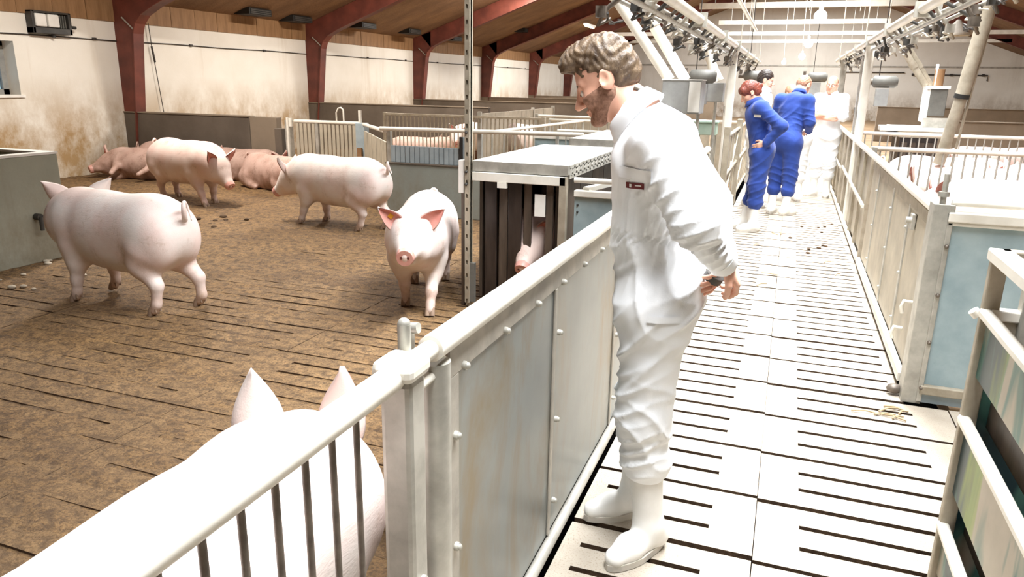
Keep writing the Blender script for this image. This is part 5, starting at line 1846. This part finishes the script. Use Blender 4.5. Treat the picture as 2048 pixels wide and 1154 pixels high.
sf = [((0, .1, 1.14), (1, .2, .2), .05, .006, .2), ((.05, .1, .8), (.6, .2, .7), .12, .011, .25), ((.0, .1, .5), (.3, 0, 1), .08, .012, .18), ((.0, -.1, .5), (.3, 0, 1), .08, .012, .18), ((0, .22, 1.25), (.2, 0, 1), .07, .010, .14), ((-.1, 0, 1.3), (.2, .8, .4), .12, .008, .22), ((0, -.22, 1.25), (.2, 0, 1), .07, .010, .14)]


def blue_extra(cx, cz):
    def f(t, co, cm, HF):
        decal(co, cm, 'name_badge', 'badge_white', cx, cz, .075, .028, 1)
    return f


JW = j_stand(waist=(.04, 0, 1.12), chest=(.085, 0, 1.31), neck=(.13, 0, 1.475), head=(.20, 0, 1.585), head_rot=(34, 8, 0), shL=(.07, .165, 1.42), shR=(.08, -.165, 1.42),
             elL=(-.16, .27, 1.23), elR=(-.12, -.24, 1.2), wrL=(-.02, .215, 1.04), wrR=(-.02, -.20, 1.02), hdL=((.80, -.25, -.45), (.1, -1, 0), 1, .35), hdR=((.8, .2, -.4), (0, 1, 0), -1, .35), lean=14, cl=.93, ftL=(1, .45, 0), ftR=(1, .1, 0),
             anL=(.02, .10, .09), anR=(.12, -.10, .09))
person('red haired woman in blue coverall with hand on hip, head bowed to the left', (-.27, 9.10, 0), 186, JW, 'blue_cloth', 'hair_red', 'bob', .009, folds=sf, extra=blue_extra(.10, 1.33))
# --- cropped man in blue, back to the camera, bending his head to the right
JB = j_stand(waist=(.05, 0, 1.16), chest=(.11, 0, 1.37), neck=(.20, 0, 1.565), head=(.30, 0, 1.675), head_rot=(44, -10, 0), shL=(.09, .19, 1.49), shR=(.09, -.19, 1.49), elL=(.10, .25, 1.22), elR=(.06, -.26, 1.22),
             wrL=(.30, .16, 1.12), wrR=(.28, -.15, 1.10), hdL=((.7, -.6, -.1), (0, 0, -1), 1, .6), hdR=((.7, .6, -.1), (0, 0, -1), -1, .6), lean=20, cl=1.08, pelvis=(-.02, 0, 1.0), hpL=(-.02, .1, .95), hpR=(-.02, -.1, .95), hem=.5)
person('man with cropped hair in blue coverall, turned away with bowed head', (-.02, 10.45, 0), 62, JB, 'blue_cloth', 'hair_thin', 'crop', .009, folds=sf)
JD = j_stand(head=(.05, 0, 1.74), neck=(.02, 0, 1.60), chest=(.02, 0, 1.42), waist=(.02, 0, 1.2), pelvis=(0, 0, 1.02), shL=(0, .19, 1.53), shR=(0, -.19, 1.53), elL=(-.03, .25, 1.25), elR=(-.03, -.25, 1.25), wrL=(.08, .22, 1.02), wrR=(.08, -.22, 1.02), hpL=(0, .09, .97), hpR=(0, -.09, .97), knL=(.02, .1, .54), knR=(.02, -.1, .54), head_rot=(14, -12, 0))
person('dark haired man in white between the woman and the cropped man in blue', (-.42, 11.0, 0), 12, JD, 'white_cloth', 'hair_dark', 'short', .010, folds=sf)
JE = j_stand(waist=(.05, 0, 1.12), chest=(.12, 0, 1.30), neck=(.21, 0, 1.46), head=(.31, 0, 1.555), head_rot=(48, 0, 0), shL=(.10, .18, 1.40), shR=(.10, -.18, 1.40), elL=(.10, .22, 1.14), elR=(.10, -.22, 1.14), wrL=(.26, .15, 1.0), wrR=(.26, -.15, 1.0), hdL=((.7, -.4, -.4), (0, 0, -1), 1, .5), hdR=((.7, .4, -.4), (0, 0, -1), -1, .5), lean=22)
person('stooping person in white coverall behind the cropped man in blue', (.13, 11.75, 0), 120, JE, 'white_cloth', 'hair_thin', 'short', .010, folds=sf)
JG = j_stand(head=(.03, 0, 1.70), neck=(0, 0, 1.555), chest=(.0, 0, 1.38), waist=(.0, 0, 1.17), pelvis=(0, 0, 1.0), head_rot=(4, 8, -4), shL=(0, .19, 1.49), shR=(0, -.19, 1.49), elL=(.10, .25, 1.23), elR=(.10, -.25, 1.22),
             wrL=(.235, -.03, 1.255), wrR=(.215, .05, 1.20), hdL=((-.1, -1, -.05), (-.9, 0, -.1), 1, .5), hdR=((-.1, 1, -.0), (-.9, 0, .1), -1, .4), hpL=(0, .09, .95), hpR=(0, -.09, .95), lean=0, cl=1.05, ftL=(1, .35, 0), ftR=(1, -.3, 0))
person('man with glasses in white, arms folded, facing the camera by the right fence', (.55, 12.5, 0), -112, JG, 'white_cloth', 'hair_thin', 'crop', .009, folds=sf, glasses=True, short_sleeve=True)
